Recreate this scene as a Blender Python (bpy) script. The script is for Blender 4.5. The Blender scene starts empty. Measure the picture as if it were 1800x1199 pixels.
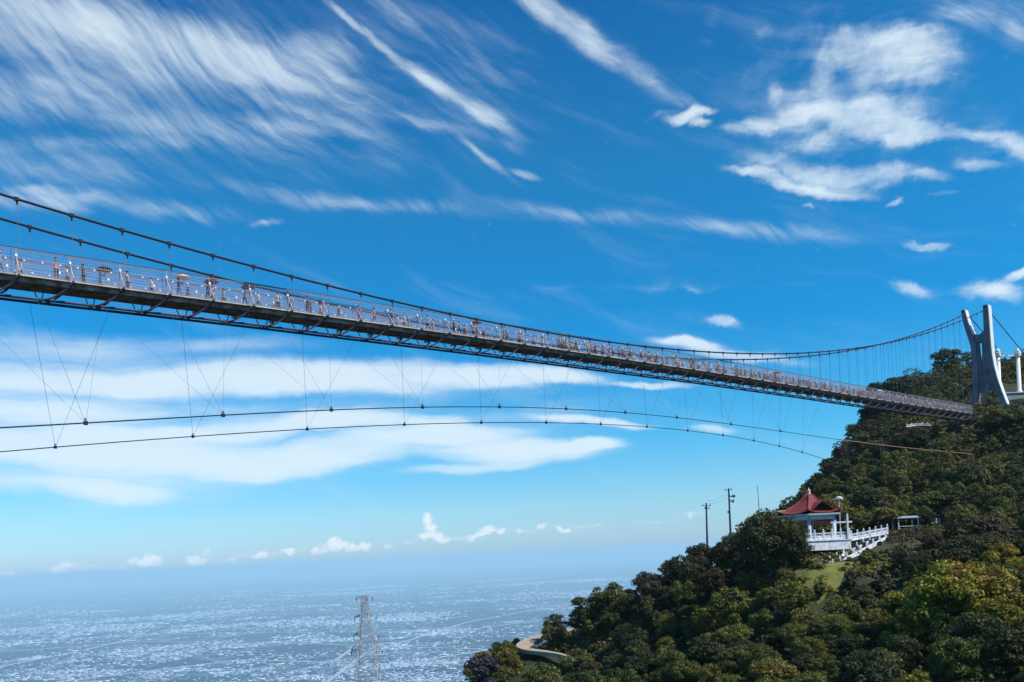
import bpy, bmesh, math, random
import numpy as np
from mathutils import Vector, Matrix
random.seed(7)
SC = bpy.context.scene
COL = SC.collection
rad = math.radians

# ------------------------------------------------------------------ camera
ROLL = rad(2.7)
F = 1500.0                      # focal length in photograph pixels (1800 wide)
CX, CY = 900.0, 975.0           # where the level line of sight meets the picture
cam_d = bpy.data.cameras.new('camera')
cam_d.lens = 30.0; cam_d.sensor_width = 36.0
cam_d.shift_y = (CY - 599.5) / 1800.0
cam_d.clip_start = 0.5; cam_d.clip_end = 250000
cam = bpy.data.objects.new('camera', cam_d); COL.objects.link(cam)
cam.location = (0, 0, 0); cam.rotation_euler = (rad(90), ROLL, 0)
SC.camera = cam

# ------------------------------------------------------------------ light and colour management
SUN_EL = rad(50)
sun_h = Vector((0.90, -0.44, 0)).normalized()
sun_dir = Vector((sun_h.x*math.cos(SUN_EL), sun_h.y*math.cos(SUN_EL), math.sin(SUN_EL)))
sd = bpy.data.lights.new('sun', 'SUN'); sd.energy = 5.0; sd.angle = rad(0.53); sd.color = (1.0, 0.97, 0.93)
so = bpy.data.objects.new('sun', sd); COL.objects.link(so)
so.rotation_euler = sun_dir.to_track_quat('Z', 'Y').to_euler()
SC.view_settings.view_transform = 'Standard'; SC.view_settings.look = 'None'
SC.view_settings.exposure = 0.06; SC.view_settings.gamma = 1.0
SC.cycles.volume_bounces = 2
SC.cycles.max_bounces = 8
SC.cycles.transparent_max_bounces = 12

def uv(px, py):                 # photograph pixel -> (right, up) tangents of the level view
    dx, dy = px-CX, CY-py
    c, s = math.cos(ROLL), math.sin(ROLL)
    return (dx*c+dy*s)/F, (-dx*s+dy*c)/F
def P(px, py, Y):
    u, v = uv(px, py)
    return Vector((u*Y, Y, v*Y))
def azel(px, py):
    u, v = uv(px, py)
    return math.atan(u), math.atan(v/math.sqrt(1+u*u))

# ------------------------------------------------------------------ world: sky with clouds at infinity
W = bpy.data.worlds.new('World'); SC.world = W; W.use_nodes = True
W.cycles.sampling_method = 'MANUAL'; W.cycles.sample_map_resolution = 512
nt = W.node_tree; nt.nodes.clear(); L = nt.links
def N(t, **k):
    n = nt.nodes.new(t)
    for a, b in k.items(): setattr(n, a, b)
    return n
def setin(n, **k):
    for a, b in k.items(): n.inputs[a].default_value = b
    return n
def math_(op, a, b=None, clamp=False):
    n = N('ShaderNodeMath', operation=op, use_clamp=clamp)
    for i, x in enumerate((a, b)):
        if x is None: continue
        if isinstance(x, (int, float)): n.inputs[i].default_value = x
        else: L.new(x, n.inputs[i])
    return n.outputs[0]
tc = N('ShaderNodeTexCoord')
sep = N('ShaderNodeSeparateXYZ'); L.new(tc.outputs['Generated'], sep.inputs[0])
az = math_('ARCTAN2', sep.outputs[0], sep.outputs[1])
el = math_('ARCSINE', sep.outputs[2])
cmb = N('ShaderNodeCombineXYZ'); L.new(az, cmb.inputs[0]); L.new(el, cmb.inputs[1])
AE = cmb.outputs[0]
def vadd(a, b):
    n = N('ShaderNodeVectorMath', operation='ADD'); L.new(a, n.inputs[0]); L.new(b, n.inputs[1]); return n.outputs[0]
def vscale(a, s):
    n = N('ShaderNodeVectorMath', operation='SCALE'); L.new(a, n.inputs[0]); n.inputs['Scale'].default_value = s; return n.outputs[0]
def noise(vec, scale, detail=5, rough=0.55, dist=0.0, color=False):
    n = N('ShaderNodeTexNoise'); n.inputs['Scale'].default_value = scale
    n.inputs['Detail'].default_value = detail; n.inputs['Roughness'].default_value = rough
    n.inputs['Distortion'].default_value = dist
    L.new(vec, n.inputs['Vector']); return n.outputs['Color' if color else 'Fac']
def warp(vec, scale, amt, detail=4):
    c = noise(vec, scale, detail, 0.6, color=True)
    s = N('ShaderNodeVectorMath', operation='SUBTRACT'); L.new(c, s.inputs[0]); s.inputs[1].default_value = (.5, .5, .5)
    return vadd(vec, vscale(s.outputs[0], amt))
def mapping(vec, rot, sx, sy, loc=(0, 0, 0), typ='POINT'):
    n = N('ShaderNodeMapping', vector_type=typ); L.new(vec, n.inputs['Vector'])
    n.inputs['Rotation'].default_value = (0, 0, rot); n.inputs['Scale'].default_value = (sx, sy, 1)
    n.inputs['Location'].default_value = loc
    return n.outputs[0]
def remap(v, a, b, c=0.0, d=1.0, smooth=True):
    n = N('ShaderNodeMapRange'); n.interpolation_type = 'SMOOTHSTEP' if smooth else 'LINEAR'
    L.new(v, n.inputs['Value'])
    for k, x in zip(('From Min', 'From Max', 'To Min', 'To Max'), (a, b, c, d)): n.inputs[k].default_value = x
    return n.outputs[0]
def strokes(vec, lst, inner=0.0):
    tot = None; vec0 = vec
    for (px, py, hx, hy, ang, amp) in lst:
        if lst is famD: hx *= 1.2; hy *= 1.2
        a0, e0 = azel(px, py)
        a1, e1 = azel(px+math.cos(rad(ang))*hx, py+math.sin(rad(ang))*hx)
        lx = math.hypot(a1-a0, e1-e0); rot = math.atan2(e1-e0, a1-a0)
        ly = hy/F*(lx/(hx/F))
        if tot is not None:        # chain the strokes so that they are evaluated one after another
            q = N('ShaderNodeVectorMath', operation='MULTIPLY_ADD'); L.new(tot, q.inputs[0]); q.inputs[1].default_value = (1e-7,)*3; L.new(vec0, q.inputs[2]); vec = q.outputs[0]
        m = mapping(vec, rot, lx, ly, (a0, e0, 0), 'TEXTURE')
        ln = N('ShaderNodeVectorMath', operation='LENGTH'); L.new(m, ln.inputs[0])
        d = remap(ln.outputs['Value'], 1.35, inner, 0.0, amp)
        tot = d if tot is None else math_('MAXIMUM', math_('MULTIPLY', math_('ADD', tot, d), 0.62), math_('MAXIMUM', tot, d))
    return tot
wA = warp(warp(AE, 3.0, 0.040, 2), 12, 0.020, 5)
wC = warp(warp(AE, 5.0, 0.035, 3), 20, 0.030, 6)
wD = warp(AE, 70, 0.020, 6)
famA = [(300,120,420,170,12,.34),(780,130,220,120,30,.26),(110,300,260,60,0,.34),(130,60,360,85,10,.78),(440,105,250,52,14,.85),(560,95,95,42,5,.62),(600,170,140,24,18,.5),
 (610,35,70,11,38,.62),(670,85,75,12,42,.75),(760,140,95,15,30,.80),(850,195,75,24,28,.75),(900,235,60,30,40,.35),
 (850,275,90,12,35,.55),(925,305,40,9,18,.72),
 (250,225,380,40,6,.48),(90,170,230,60,-5,.52),(520,195,170,22,16,.45),(180,262,290,22,-2,.42),(500,225,180,24,3,.5),
 (90,352,160,26,2,.62),(290,375,160,20,5,.42),(60,335,80,14,0,.45),(460,395,40,8,-10,.45),
 (620,362,330,18,3,.40),(1000,378,240,18,3,.38),(1330,408,260,22,4,.44),
 (955,15,80,26,33,.82),(1030,70,100,28,38,.78),(1120,120,110,26,34,.5),(1200,170,60,16,30,.3),
 (720,40,160,20,30,.4),(830,90,160,60,30,.3),(640,230,120,60,35,.32),(740,215,120,16,8,.42),
 (1700,15,130,45,5,.45),(1790,40,60,40,30,.5),(1245,45,20,30,10,.2)]
famC = [(1480,170,260,140,0,.30),(1740,250,140,60,10,.30),(1480,60,160,60,0,.3),(1575,100,130,52,6,1.0),(1490,75,70,30,-25,.7),(1600,75,90,35,-8,.8),(1620,135,60,22,-15,.8),
 (1450,115,22,60,10,.5),(1500,190,170,42,4,.95),(1420,190,110,26,-8,1.0),(1590,225,110,28,6,.95),(1350,218,100,24,-4,.95),
 (1430,245,80,30,0,.55),(1215,200,50,12,-12,.95),(1235,215,28,8,10,.9),(1170,200,60,8,-28,.4),(1340,45,26,16,35,.5),
 (1440,300,180,28,6,.7),(1330,303,80,11,8,.85),(1430,325,120,15,6,.95),(1560,300,90,26,-6,.7),(1640,312,50,16,4,.6),
 (1720,240,70,14,8,.75),(1775,260,60,24,14,.95),(1720,295,50,14,12,.6),(1570,355,26,9,-18,.6),(1425,352,20,6,0,.5),(1665,345,40,6,0,.4),
 (1640,434,52,10,4,.72),(1745,520,68,20,2,1.0),(1790,495,40,14,-20,.95),(1265,575,42,12,4,.72),
 (1610,505,60,14,10,.55),(1180,505,170,10,1,.22),(1210,508,40,6,8,.35),(950,512,70,12,-2,.28),(1400,500,110,7,-3,.22),
 (1370,150,22,26,30,.5),(1530,180,160,60,0,.45)]
famB = [(300,740,560,120,0,.42),(150,840,300,70,3,.4),(60,640,300,60,0,.4),(900,720,330,60,0,.22),(200,668,380,34,0,1.0),(560,665,260,34,0,1.0),(800,655,170,26,3,1.0),(960,655,130,16,3,.9),(1130,668,90,7,2,.6),
 (100,600,260,26,2,.42),(400,610,180,16,0,.35),(80,715,260,34,0,.85),(300,760,260,20,0,.9),(560,740,240,22,-2,.8),
 (250,800,300,36,0,.9),(190,860,150,26,6,.85),(480,810,200,36,-3,.9),(620,790,180,34,-6,.9),(770,765,190,22,-2,.92),
 (880,790,190,28,0,.95),(1020,785,85,15,-6,.9),(840,820,150,12,-4,.6),(1040,738,130,10,3,.85),(760,740,70,18,0,.8),(1245,748,50,9,5,.6),
 (1210,605,70,10,4,.75),(1300,622,130,12,5,.6),(20,850,90,40,0,.5),(0,780,120,60,0,.6)]
famD = [(60,1004,90,5,-5,.42),(260,990,140,5,-5,.42),(480,974,130,5,-6,.45),(640,962,90,5,-4,.45),(800,946,120,5,-7,.5),(950,930,110,4,-5,.45),(1100,920,120,4,-3,.4),(20,1012,38,11,0,.75),(108,1000,24,13,-8,1.0),(140,998,22,8,0,.6),(200,1000,22,6,0,.5),(255,990,34,12,0,1.0),(262,984,18,9,0,1.0),
 (350,986,26,9,0,.95),(360,968,9,12,0,.6),(410,982,20,6,0,.5),(458,976,17,10,-10,1.0),(478,980,12,5,0,.6),(508,968,11,8,0,1.0),
 (552,970,11,6,0,.9),(590,962,28,10,0,1.0),(588,952,12,9,0,1.0),(625,964,24,6,0,.95),(645,957,11,7,0,.95),(682,961,8,6,0,.7),
 (752,915,9,14,0,1.0),(757,930,14,13,0,1.0),(765,944,34,9,3,1.0),(840,942,28,7,-14,1.0),(858,930,18,8,-8,1.0),(880,934,8,5,0,.9),
 (910,932,8,5,0,.8),(950,926,14,5,0,.8),(990,930,16,6,0,.9),(1045,924,18,4,0,.6),(1105,922,20,4,0,.5),(1215,905,26,8,0,.5),(1180,915,18,6,0,.45)]
# fibrous noise, drawn out along the streaks
def fib(vec, ang, along, across, det=8, ro=.62): return noise(mapping(vec, rad(ang), 1/along, 1/across, (0,0,0), 'TEXTURE'), 1.0, det, ro)
wF = warp(warp(AE, 2.5, 0.10, 2), 9, 0.030, 4)
nA1 = fib(wF, -27, 6, 52); nA2 = fib(wF, -8, 5, 34); nA3 = fib(wF, -38, 9, 110, 5)
nA = math_('ADD', math_('ADD', math_('MULTIPLY', nA1, .45), math_('MULTIPLY', nA2, .30)), math_('MULTIPLY', nA3, .25))
nC1 = fib(wC, 8, 10, 30); nC2 = fib(wF, -14, 9, 60)
nC3 = noise(wC, 26, 7, .65)
nC = math_('ADD', math_('ADD', math_('MULTIPLY', nC1, .42), math_('MULTIPLY', nC2, .30)), math_('MULTIPLY', nC3, .28))
nB = fib(wA, 1, 3.5, 24, 6, .55)
nD = noise(AE, 85, 8, 0.66)
def dens(mask, nz, k, lo, hi, top):
    v = math_('ADD', mask, math_('MULTIPLY', math_('SUBTRACT', nz, .5), k))
    d = remap(v, lo, hi)
    return math_('MULTIPLY', math_('MULTIPLY', d, math_('MINIMUM', math_('MULTIPLY', mask, 2.2), 1.0)), top)
dA = dens(strokes(wA, famA), nA, 3.0, -.10, 1.25, .88)
dC = dens(strokes(wC, famC, .1), nC, 3.4, .0, 1.35, .98)
dB = dens(strokes(wA, famB, .2), nB, 2.2, -.25, .95, .92)
mD = strokes(wD, famD, .2)
dD = remap(math_('ADD', mD, math_('MULTIPLY', math_('SUBTRACT', nD, .5), 1.9)), .22, 1.25)
bg_w = fib(wF, -20, 4, 26)
haze_wisp = math_('MULTIPLY', remap(bg_w, .50, .78), .10)
def screen(a, b):
    return math_('SUBTRACT', 1.0, math_('MULTIPLY', math_('SUBTRACT', 1.0, a), math_('SUBTRACT', 1.0, b)))
cloud = screen(screen(dA, dC), screen(dB, haze_wisp))
cloud = math_('MULTIPLY', cloud, remap(el, -0.03, 0.0))
sky = N('ShaderNodeTexSky', sky_type='NISHITA'); sky.sun_disc = False
sky.sun_elevation = SUN_EL; sky.sun_rotation = math.atan2(sun_h.x, sun_h.y)
sky.altitude = 1000; sky.air_density = 1.0; sky.dust_density = 0.6; sky.ozone_density = 1.4
tint = N('ShaderNodeValToRGB'); cr = tint.color_ramp
L.new(remap(el, 0.0, 0.6, 0, 1, False), tint.inputs[0])
TINT = [(0.0, (.44, .60, .93)), (0.09, (.44, .71, .90)), (0.22, (.19, .74, .98)), (0.42, (.05, .67, 1.0)), (0.70, (.09, .72, 1.0)), (1.0, (.07, .58, .95))]
while len(cr.elements) < len(TINT): cr.elements.new(.5)
for e, (p, c) in zip(cr.elements, TINT): e.position = p; e.color = (*c, 1)
mulc = N('ShaderNodeMix', data_type='RGBA', blend_type='MULTIPLY'); mulc.inputs[0].default_value = 1
L.new(sky.outputs[0], mulc.inputs[6]); L.new(tint.outputs[0], mulc.inputs[7])
SKYS = 0.150
mx = N('ShaderNodeMix', data_type='RGBA')
L.new(math_('MULTIPLY', cloud, .93), mx.inputs[0]); L.new(mulc.outputs[2], mx.inputs[6])
mx.inputs[7].default_value = (.76/SKYS, .89/SKYS, .97/SKYS, 1)
mxd = N('ShaderNodeMix', data_type='RGBA'); L.new(math_('MULTIPLY', dD, .9), mxd.inputs[0]); L.new(mx.outputs[2], mxd.inputs[6])
mxd.inputs[7].default_value = (.93/SKYS, .96/SKYS, 1.03/SKYS, 1); mx = mxd
bg = N('ShaderNodeBackground'); bg.inputs['Strength'].default_value = SKYS
L.new(mx.outputs[2], bg.inputs[0])
wo = N('ShaderNodeOutputWorld'); L.new(bg.outputs[0], wo.inputs['Surface'])

# ------------------------------------------------------------------ materials
def mat(name, color, rough=.7, metal=0.0, noise_amt=0.0, noise_scale=2.0, color2=None, island=0.0, rnd=0.0, transl=0.0, bump=0.0):
    m = bpy.data.materials.new(name); m.use_nodes = True
    t = m.node_tree; b = t.nodes['Principled BSDF']
    b.inputs['Roughness'].default_value = rough; b.inputs['Metallic'].default_value = metal
    c1 = (*color, 1); c2 = (*(color2 or tuple(x*(1-noise_amt) for x in color)), 1)
    tcn = t.nodes.new('ShaderNodeNewGeometry')
    nz = t.nodes.new('ShaderNodeTexNoise'); nz.inputs['Scale'].default_value = noise_scale; nz.inputs['Detail'].default_value = 5
    t.links.new(tcn.outputs['Position'], nz.inputs['Vector'])
    mr = t.nodes.new('ShaderNodeMapRange'); mr.inputs['From Min'].default_value = .35; mr.inputs['From Max'].default_value = .65
    t.links.new(nz.outputs['Fac'], mr.inputs['Value'])
    mixn = t.nodes.new('ShaderNodeMix'); mixn.data_type = 'RGBA'
    mixn.inputs[6].default_value = c1; mixn.inputs[7].default_value = c2
    t.links.new(mr.outputs[0], mixn.inputs[0])
    out = mixn.outputs[2]
    if island or rnd:
        hs = t.nodes.new('ShaderNodeHueSaturation'); t.links.new(out, hs.inputs['Color'])
        add = None
        if island:
            a = t.nodes.new('ShaderNodeMapRange'); a.inputs['To Min'].default_value = 1-island; a.inputs['To Max'].default_value = 1+island
            t.links.new(tcn.outputs['Random Per Island'], a.inputs['Value']); add = a.outputs[0]
        if rnd:
            oi = t.nodes.new('ShaderNodeObjectInfo')
            a = t.nodes.new('ShaderNodeMapRange'); a.inputs['To Min'].default_value = 1-rnd; a.inputs['To Max'].default_value = 1+rnd
            t.links.new(oi.outputs['Random'], a.inputs['Value'])
            h = t.nodes.new('ShaderNodeMapRange'); h.inputs['To Min'].default_value = .5+.035; h.inputs['To Max'].default_value = .5-.035
            t.links.new(oi.outputs['Random'], h.inputs['Value']); t.links.new(h.outputs[0], hs.inputs['Hue'])
            if add:
                mm = t.nodes.new('ShaderNodeMath'); mm.operation = 'MULTIPLY'
                t.links.new(add, mm.inputs[0]); t.links.new(a.outputs[0], mm.inputs[1]); add = mm.outputs[0]
            else: add = a.outputs[0]
        t.links.new(add, hs.inputs['Value']); out = hs.outputs[0]
    t.links.new(out, b.inputs['Base Color'])
    if bump:
        bp = t.nodes.new('ShaderNodeBump'); bp.inputs['Strength'].default_value = bump
        t.links.new(nz.outputs['Fac'], bp.inputs['Height']); t.links.new(bp.outputs[0], b.inputs['Normal'])
    if transl:
        tr = t.nodes.new('ShaderNodeBsdfTranslucent'); t.links.new(out, tr.inputs['Color'])
        ms = t.nodes.new('ShaderNodeMixShader'); ms.inputs[0].default_value = transl
        o = t.nodes['Material Output']
        t.links.new(b.outputs[0], ms.inputs[1]); t.links.new(tr.outputs[0], ms.inputs[2]); t.links.new(ms.outputs[0], o.inputs['Surface'])
        b.inputs['Specular IOR Level'].default_value = .25
    return m
M = {
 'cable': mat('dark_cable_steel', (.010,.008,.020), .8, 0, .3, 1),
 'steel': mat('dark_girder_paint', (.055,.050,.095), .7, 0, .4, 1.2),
 'girder': mat('rusty_brown_girder', (.46,.35,.29), .9, 0, .6, 1.2, (.15,.10,.08)),
 'tie': mat('thin_tie_rope', (.09,.13,.16), .6, .0),
 'deck': mat('deck_concrete_edge', (.60,.47,.36), .8, 0, .35, .8),
 'rail': mat('railing_galvanised', (.40,.34,.38), .6, .0, .3, 3),
 'railmesh': mat('railing_mesh_wire', (.46,.38,.42), .6, .0, .3, 3),
 'postm': mat('railing_post_paint', (.50,.40,.42), .6, .0, .4, 3),
 'white': mat('white_paint', (.80,.80,.80), .55, 0, .12, 2),
 'whitestone': mat('white_balustrade_stone', (.82,.82,.84), .7, 0, .35, 1.6),
 'paleblue': mat('pale_blue_grey_column_paint', (.40,.50,.55), .6, 0, .2, 2),
 'roof': mat('red_roof_tile', (.27,.026,.017), .75, 0, .6, 1.6, (.13,.022,.014)),
 'roofridge': mat('red_ridge_tile', (.32,.04,.035), .5, 0, .3, 3),
 'gable': mat('gable_hollow_shade', (.006,.008,.007), .7),
 'frieze': mat('rust_red_frieze', (.30,.07,.03), .7, 0, .5, 3),
 'pylon': mat('weathered_pylon_concrete', (.19,.175,.215), .75, 0, .35, .35, None, 0, 0, 0, .15),
 'columnw': mat('cream_column_and_sunlit_side', (.78,.77,.72), .6, 0, .15, 1),
 'conc': mat('grey_concrete', (.34,.35,.38), .85, 0, .3, .6, None, 0, 0, 0, .2),
 'road': mat('pale_concrete_road', (.48,.36,.25), .9, 0, .3, .5),
 'lawn': mat('mown_lawn', (.17,.17,.024), .9, 0, .4, .9, (.08,.09,.018)),
 'bark': mat('tree_bark', (.07,.05,.035), .9, 0, .5, 3),
 'pole': mat('utility_pole_concrete', (.055,.075,.075), .8, 0, .3, 2),
 'poledark': mat('pole_fitting_dark', (.03,.035,.04), .7),
 'lattice': mat('galvanised_lattice_steel', (.55,.53,.56), .6, .0, .6, .6),
 'lamp': mat('lamp_opal_white', (.85,.85,.82), .3),
 'leaf_dark': mat('dark_green_leaves', (.064,.080,.020), .6, 0, .4, .35, (.026,.034,.011), .5, .25, .22),
 'leaf_mid': mat('mid_green_leaves', (.135,.155,.026), .6, 0, .4, .35, (.052,.062,.014), .5, .25, .25),
 'leaf_olive': mat('olive_green_leaves', (.200,.188,.030), .6, 0, .4, .35, (.090,.088,.018), .5, .2, .25),
 'leaf_yellow': mat('yellow_green_leaves', (.30,.270,.032), .6, 0, .4, .35, (.150,.125,.016), .5, .12, .28),
 'leaf_brown': mat('brownish_leaves', (.100,.082,.034), .7, 0, .4, .35, (.048,.036,.018), .5, .2, .2),
 'leaf_blue': mat('dusky_violet_grey_leaves', (.040,.038,.048), .7, 0, .4, .35, (.035,.032,.045), .5, .2, .2),
 'soil': mat('hillside_soil_and_scrub', (.040,.046,.012), .95, 0, .5, .35, (.020,.020,.008)),
}

# ------------------------------------------------------------------ mesh helpers
class MB:
    def __init__(s): s.v = []; s.f = []
    def box(s, c, size, rz=0.0, ax=None):
        c = Vector(c); hx, hy, hz = [x/2 for x in size]
        if ax is None: X, Y, Z = Vector((math.cos(rz), math.sin(rz), 0)), Vector((-math.sin(rz), math.cos(rz), 0)), Vector((0, 0, 1))
        else: X, Y, Z = ax
        i = len(s.v)
        for sz in (-1, 1):
            for sx, sy in ((-1,-1),(1,-1),(1,1),(-1,1)): s.v.append(tuple(c+X*hx*sx+Y*hy*sy+Z*hz*sz))
        s.f += [(i,i+3,i+2,i+1),(i+4,i+5,i+6,i+7),(i,i+1,i+5,i+4),(i+1,i+2,i+6,i+5),(i+2,i+3,i+7,i+6),(i+3,i,i+4,i+7)]
    def bar(s, a, b, w, h=None, up=Vector((0,0,1))):
        a, b = Vector(a), Vector(b); h = h or w
        X = (b-a); ln = X.length
        if ln < 1e-6: return
        X.normalize()
        if abs(X.dot(up)) > .98: up = Vector((1,0,0))
        Y = up.cross(X).normalized(); Z = X.cross(Y)
        s.box((a+b)/2, (ln, w, h), ax=(X, Y, Z))
    def tube(s, pts, r, n=6, caps=True):
        pts = [Vector(p) for p in pts]; rs = r if isinstance(r, (list, tuple)) else [r]*len(pts)
        base = len(s.v)
        for k, p in enumerate(pts):
            d = (pts[min(k+1, len(pts)-1)]-pts[max(k-1, 0)]).normalized()
            up = Vector((0,0,1)) if abs(d.z) < .95 else Vector((1,0,0))
            a = up.cross(d).normalized(); b = d.cross(a)
            for j in range(n):
                t = 2*math.pi*j/n; s.v.append(tuple(p+(a*math.cos(t)+b*math.sin(t))*rs[k]))
        for k in range(len(pts)-1):
            for j in range(n):
                q = base+k*n; s.f.append((q+j, q+(j+1)%n, q+n+(j+1)%n, q+n+j))
        if caps:
            s.f.append(tuple(base+j for j in reversed(range(n)))); q = base+(len(pts)-1)*n
            s.f.append(tuple(q+j for j in range(n)))
    def lathe(s, c, prof, n=12):           # prof: (radius, height)
        c = Vector(c); base = len(s.v)
        for r, z in prof:
            for j in range(n):
                t = 2*math.pi*j/n; s.v.append((c.x+r*math.cos(t), c.y+r*math.sin(t), c.z+z))
        for k in range(len(prof)-1):
            for j in range(n):
                q = base+k*n; s.f.append((q+j, q+(j+1)%n, q+n+(j+1)%n, q+n+j))
        s.f.append(tuple(base+j for j in reversed(range(n)))); q = base+(len(prof)-1)*n
        s.f.append(tuple(q+j for j in range(n)))
    def prism(s, poly, z0, z1):            # poly: list of (x,y), counter-clockwise
        n = len(poly); i = len(s.v)
        s.v += [(x, y, z0) for x, y in poly]+[(x, y, z1) for x, y in poly]
        s.f.append(tuple(i+j for j in reversed(range(n)))); s.f.append(tuple(i+n+j for j in range(n)))
        for j in range(n): s.f.append((i+j, i+(j+1)%n, i+n+(j+1)%n, i+n+j))
    def mesh(s, name, m):
        me = bpy.data.meshes.new(name); me.from_pydata(s.v, [], s.f); me.update()
        if m: me.materials.append(m)
        return me
    def build(s, name, m, parent=None, smooth=False):
        me = s.mesh(name, m)
        if smooth: me.polygons.foreach_set('use_smooth', [True]*len(me.polygons))
        return link(name, me, parent)
def link(name, me, parent=None):
    o = bpy.data.objects.new(name, me); COL.objects.link(o)
    if parent: o.parent = parent
    return o
def empty(name, loc=(0,0,0), rz=0.0):
    o = bpy.data.objects.new(name, None); COL.objects.link(o); o.location = loc; o.rotation_euler = (0, 0, rz)
    o.empty_display_size = .3
    return o
def tag(o, label=None, cat=None, group=None, kind=None):
    if label: o['label'] = label
    if cat: o['category'] = cat
    if group: o['group'] = group
    if kind: o['kind'] = kind
    return o
def local(o, pts): return [Vector(p)-o.location for p in pts]
def copy_tree(o, parent=None):
    c = o.copy(); COL.objects.link(c); c.parent = parent
    for ch in o.children: copy_tree(ch, c)
    return c
def np_quads(name, V, m, parent=None):      # V: (n,4,3) quads
    n = len(V); me = bpy.data.meshes.new(name)
    me.vertices.add(n*4); me.vertices.foreach_set('co', V.reshape(-1).astype(np.float32))
    me.loops.add(n*4); me.loops.foreach_set('vertex_index', np.arange(n*4, dtype=np.int32))
    me.polygons.add(n); me.polygons.foreach_set('loop_start', np.arange(0, n*4, 4, dtype=np.int32))
    me.polygons.foreach_set('loop_total', np.full(n, 4, dtype=np.int32))
    mats = m if isinstance(m, list) else [m]
    for q in mats: me.materials.append(q)
    me.update(calc_edges=True)
    return me

# ------------------------------------------------------------------ terrain: RBF through measured points
canopy = [  # photograph pixel + distance of canopy tops; the ground lies some metres lower
 (1800,1199,55),(1650,1199,60),(1500,1199,66),(1350,1199,76),(1200,1199,86),(1080,1199,98),(960,1199,110),(860,1195,124),
 (1800,1100,66),(1600,1110,74),(1400,1120,86),(1200,1110,100),(1050,1150,118),
 (1800,1010,80),(1700,1010,84),(1600,1030,90),(1480,1040,97),(1300,1030,108),(1180,1050,118),
 (1800,930,98),(1700,930,108),(1290,960,122),(1200,975,128),(1120,1020,130),
 (1800,850,128),(1700,860,135),(1600,880,140),(1540,860,146),(1800,790,160),(1700,790,170),(1600,800,172),(1500,820,170),
 (1440,830,168),(1400,870,156),(1370,900,146),(1330,925,138),
 (1800,745,182),(1740,760,190),(1650,770,190),(1560,770,192),(1500,765,196),(1510,740,204),
 (1560,680,232),(1600,655,245),(1680,640,252),(1700,620,262),(1800,640,255),(1800,620,275)]
ground = [(1716,722,209),(1762,716,207),(1790,706,222),(1755,700,224),(1420,985,108),(1464,997,105.3),(1510,975,110),(1556,950,115),(1600,945,116),(1440,965,120),(1520,950,124),
 (1430,1010,101),(1500,1000,101),(960,1140,136),(1000,1120,142),(930,1138,140),(1010,1150,130),(905,1160,132)]
cp = []
for px, py, Y in canopy:
    p = P(px, py, Y); cp.append((p.x, p.y, p.z-(4.3 if Y > 90 else 3.6)))
for px, py, Y in ground:
    p = P(px, py, Y); cp.append(tuple(p))
cp += [(0,0,-12),(-20,30,-26),(12,45,-22),(24,52,-16),(38,30,-11),(60,30,-3),(70,60,3),(110,60,16),(150,130,34),(200,120,52),(190,190,60),(0,-60,-8),(80,-40,6),
 (-60,60,-55),(-100,150,-85),(-60,150,-62),(-25,120,-34),(-20,150,-34),(-40,200,-62),(0,180,-44),(20,165,-30),(40,185,-22),(60,210,-8),(75,230,0),(90,250,14),
 (0,300,-112),(60,300,-62),(100,300,0),(130,310,28),(170,310,50),(120,400,-40),(200,400,25),(300,300,70),(300,150,80),(300,0,60),(-70,400,-78),(-150,350,-110),(-250,100,-140),(0,450,-130),(-70,330,-92),(-40,460,-105),(-130,60,-80),(-60,-20,-30)]
cp = np.array(cp)
CC = 6.0
def rbf(d2): return np.sqrt(d2+CC*CC)
Amat = rbf(((cp[:,None,:2]-cp[None,:,:2])**2).sum(-1))
Amat = Amat - 0.6*np.eye(len(cp))
Wt = np.linalg.solve(Amat, cp[:,2]-cp[:,2].mean())
ZM = cp[:,2].mean()
def hz_np(x, y):
    x = np.asarray(x, float); y = np.asarray(y, float); sh = x.shape
    x = x.ravel(); y = y.ravel(); out = np.zeros(len(x))
    for i in range(0, len(x), 20000):
        a, b = x[i:i+20000], y[i:i+20000]
        out[i:i+20000] = rbf((a[:,None]-cp[None,:,0])**2+(b[:,None]-cp[None,:,1])**2) @ Wt + ZM
    # beyond the surveyed core the mountainside drops to the plain
    dd = np.maximum(0, np.hypot((x-60)/1.15, (y-170)/1.15)-290)
    out = np.clip(out, -260, 78) - dd*0.72
    out += .8*np.sin(x*.21+1.3*np.sin(y*.13))*np.sin(y*.19+.7)*(dd < 1)*0.5
    return np.maximum(out, -975).reshape(sh)
def hz(x, y): return float(hz_np([x], [y])[0])
def spaced(lo, hi, c, fine, span):
    out = [c]; st = fine; p = c
    while p < hi:
        if p > c+span: st *= 1.12
        p += st; out.append(p)
    st = fine; p = c; l = []
    while p > lo:
        if p < c-span: st *= 1.12
        p -= st; l.append(p)
    return np.array(l[::-1]+out)
gx = spaced(-1700, 1800, 70, 2.2, 130); gy = spaced(-1500, 2000, 150, 2.2, 150)
GX, GY = np.meshgrid(gx, gy)
GZ = hz_np(GX, GY)
nx, ny = len(gx), len(gy)
verts = np.stack([GX, GY, GZ], -1).reshape(-1, 3)
ii = np.arange(nx*ny).reshape(ny, nx)
quads = np.stack([ii[:-1,:-1], ii[:-1,1:], ii[1:,1:], ii[1:,:-1]], -1).reshape(-1, 4)
me = bpy.data.meshes.new('hillside'); me.from_pydata(verts.tolist(), [], quads.tolist()); me.materials.append(M['soil'])
me.polygons.foreach_set('use_smooth', [True]*len(me.polygons))
tag(link('hillside', me), kind='structure')

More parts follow.
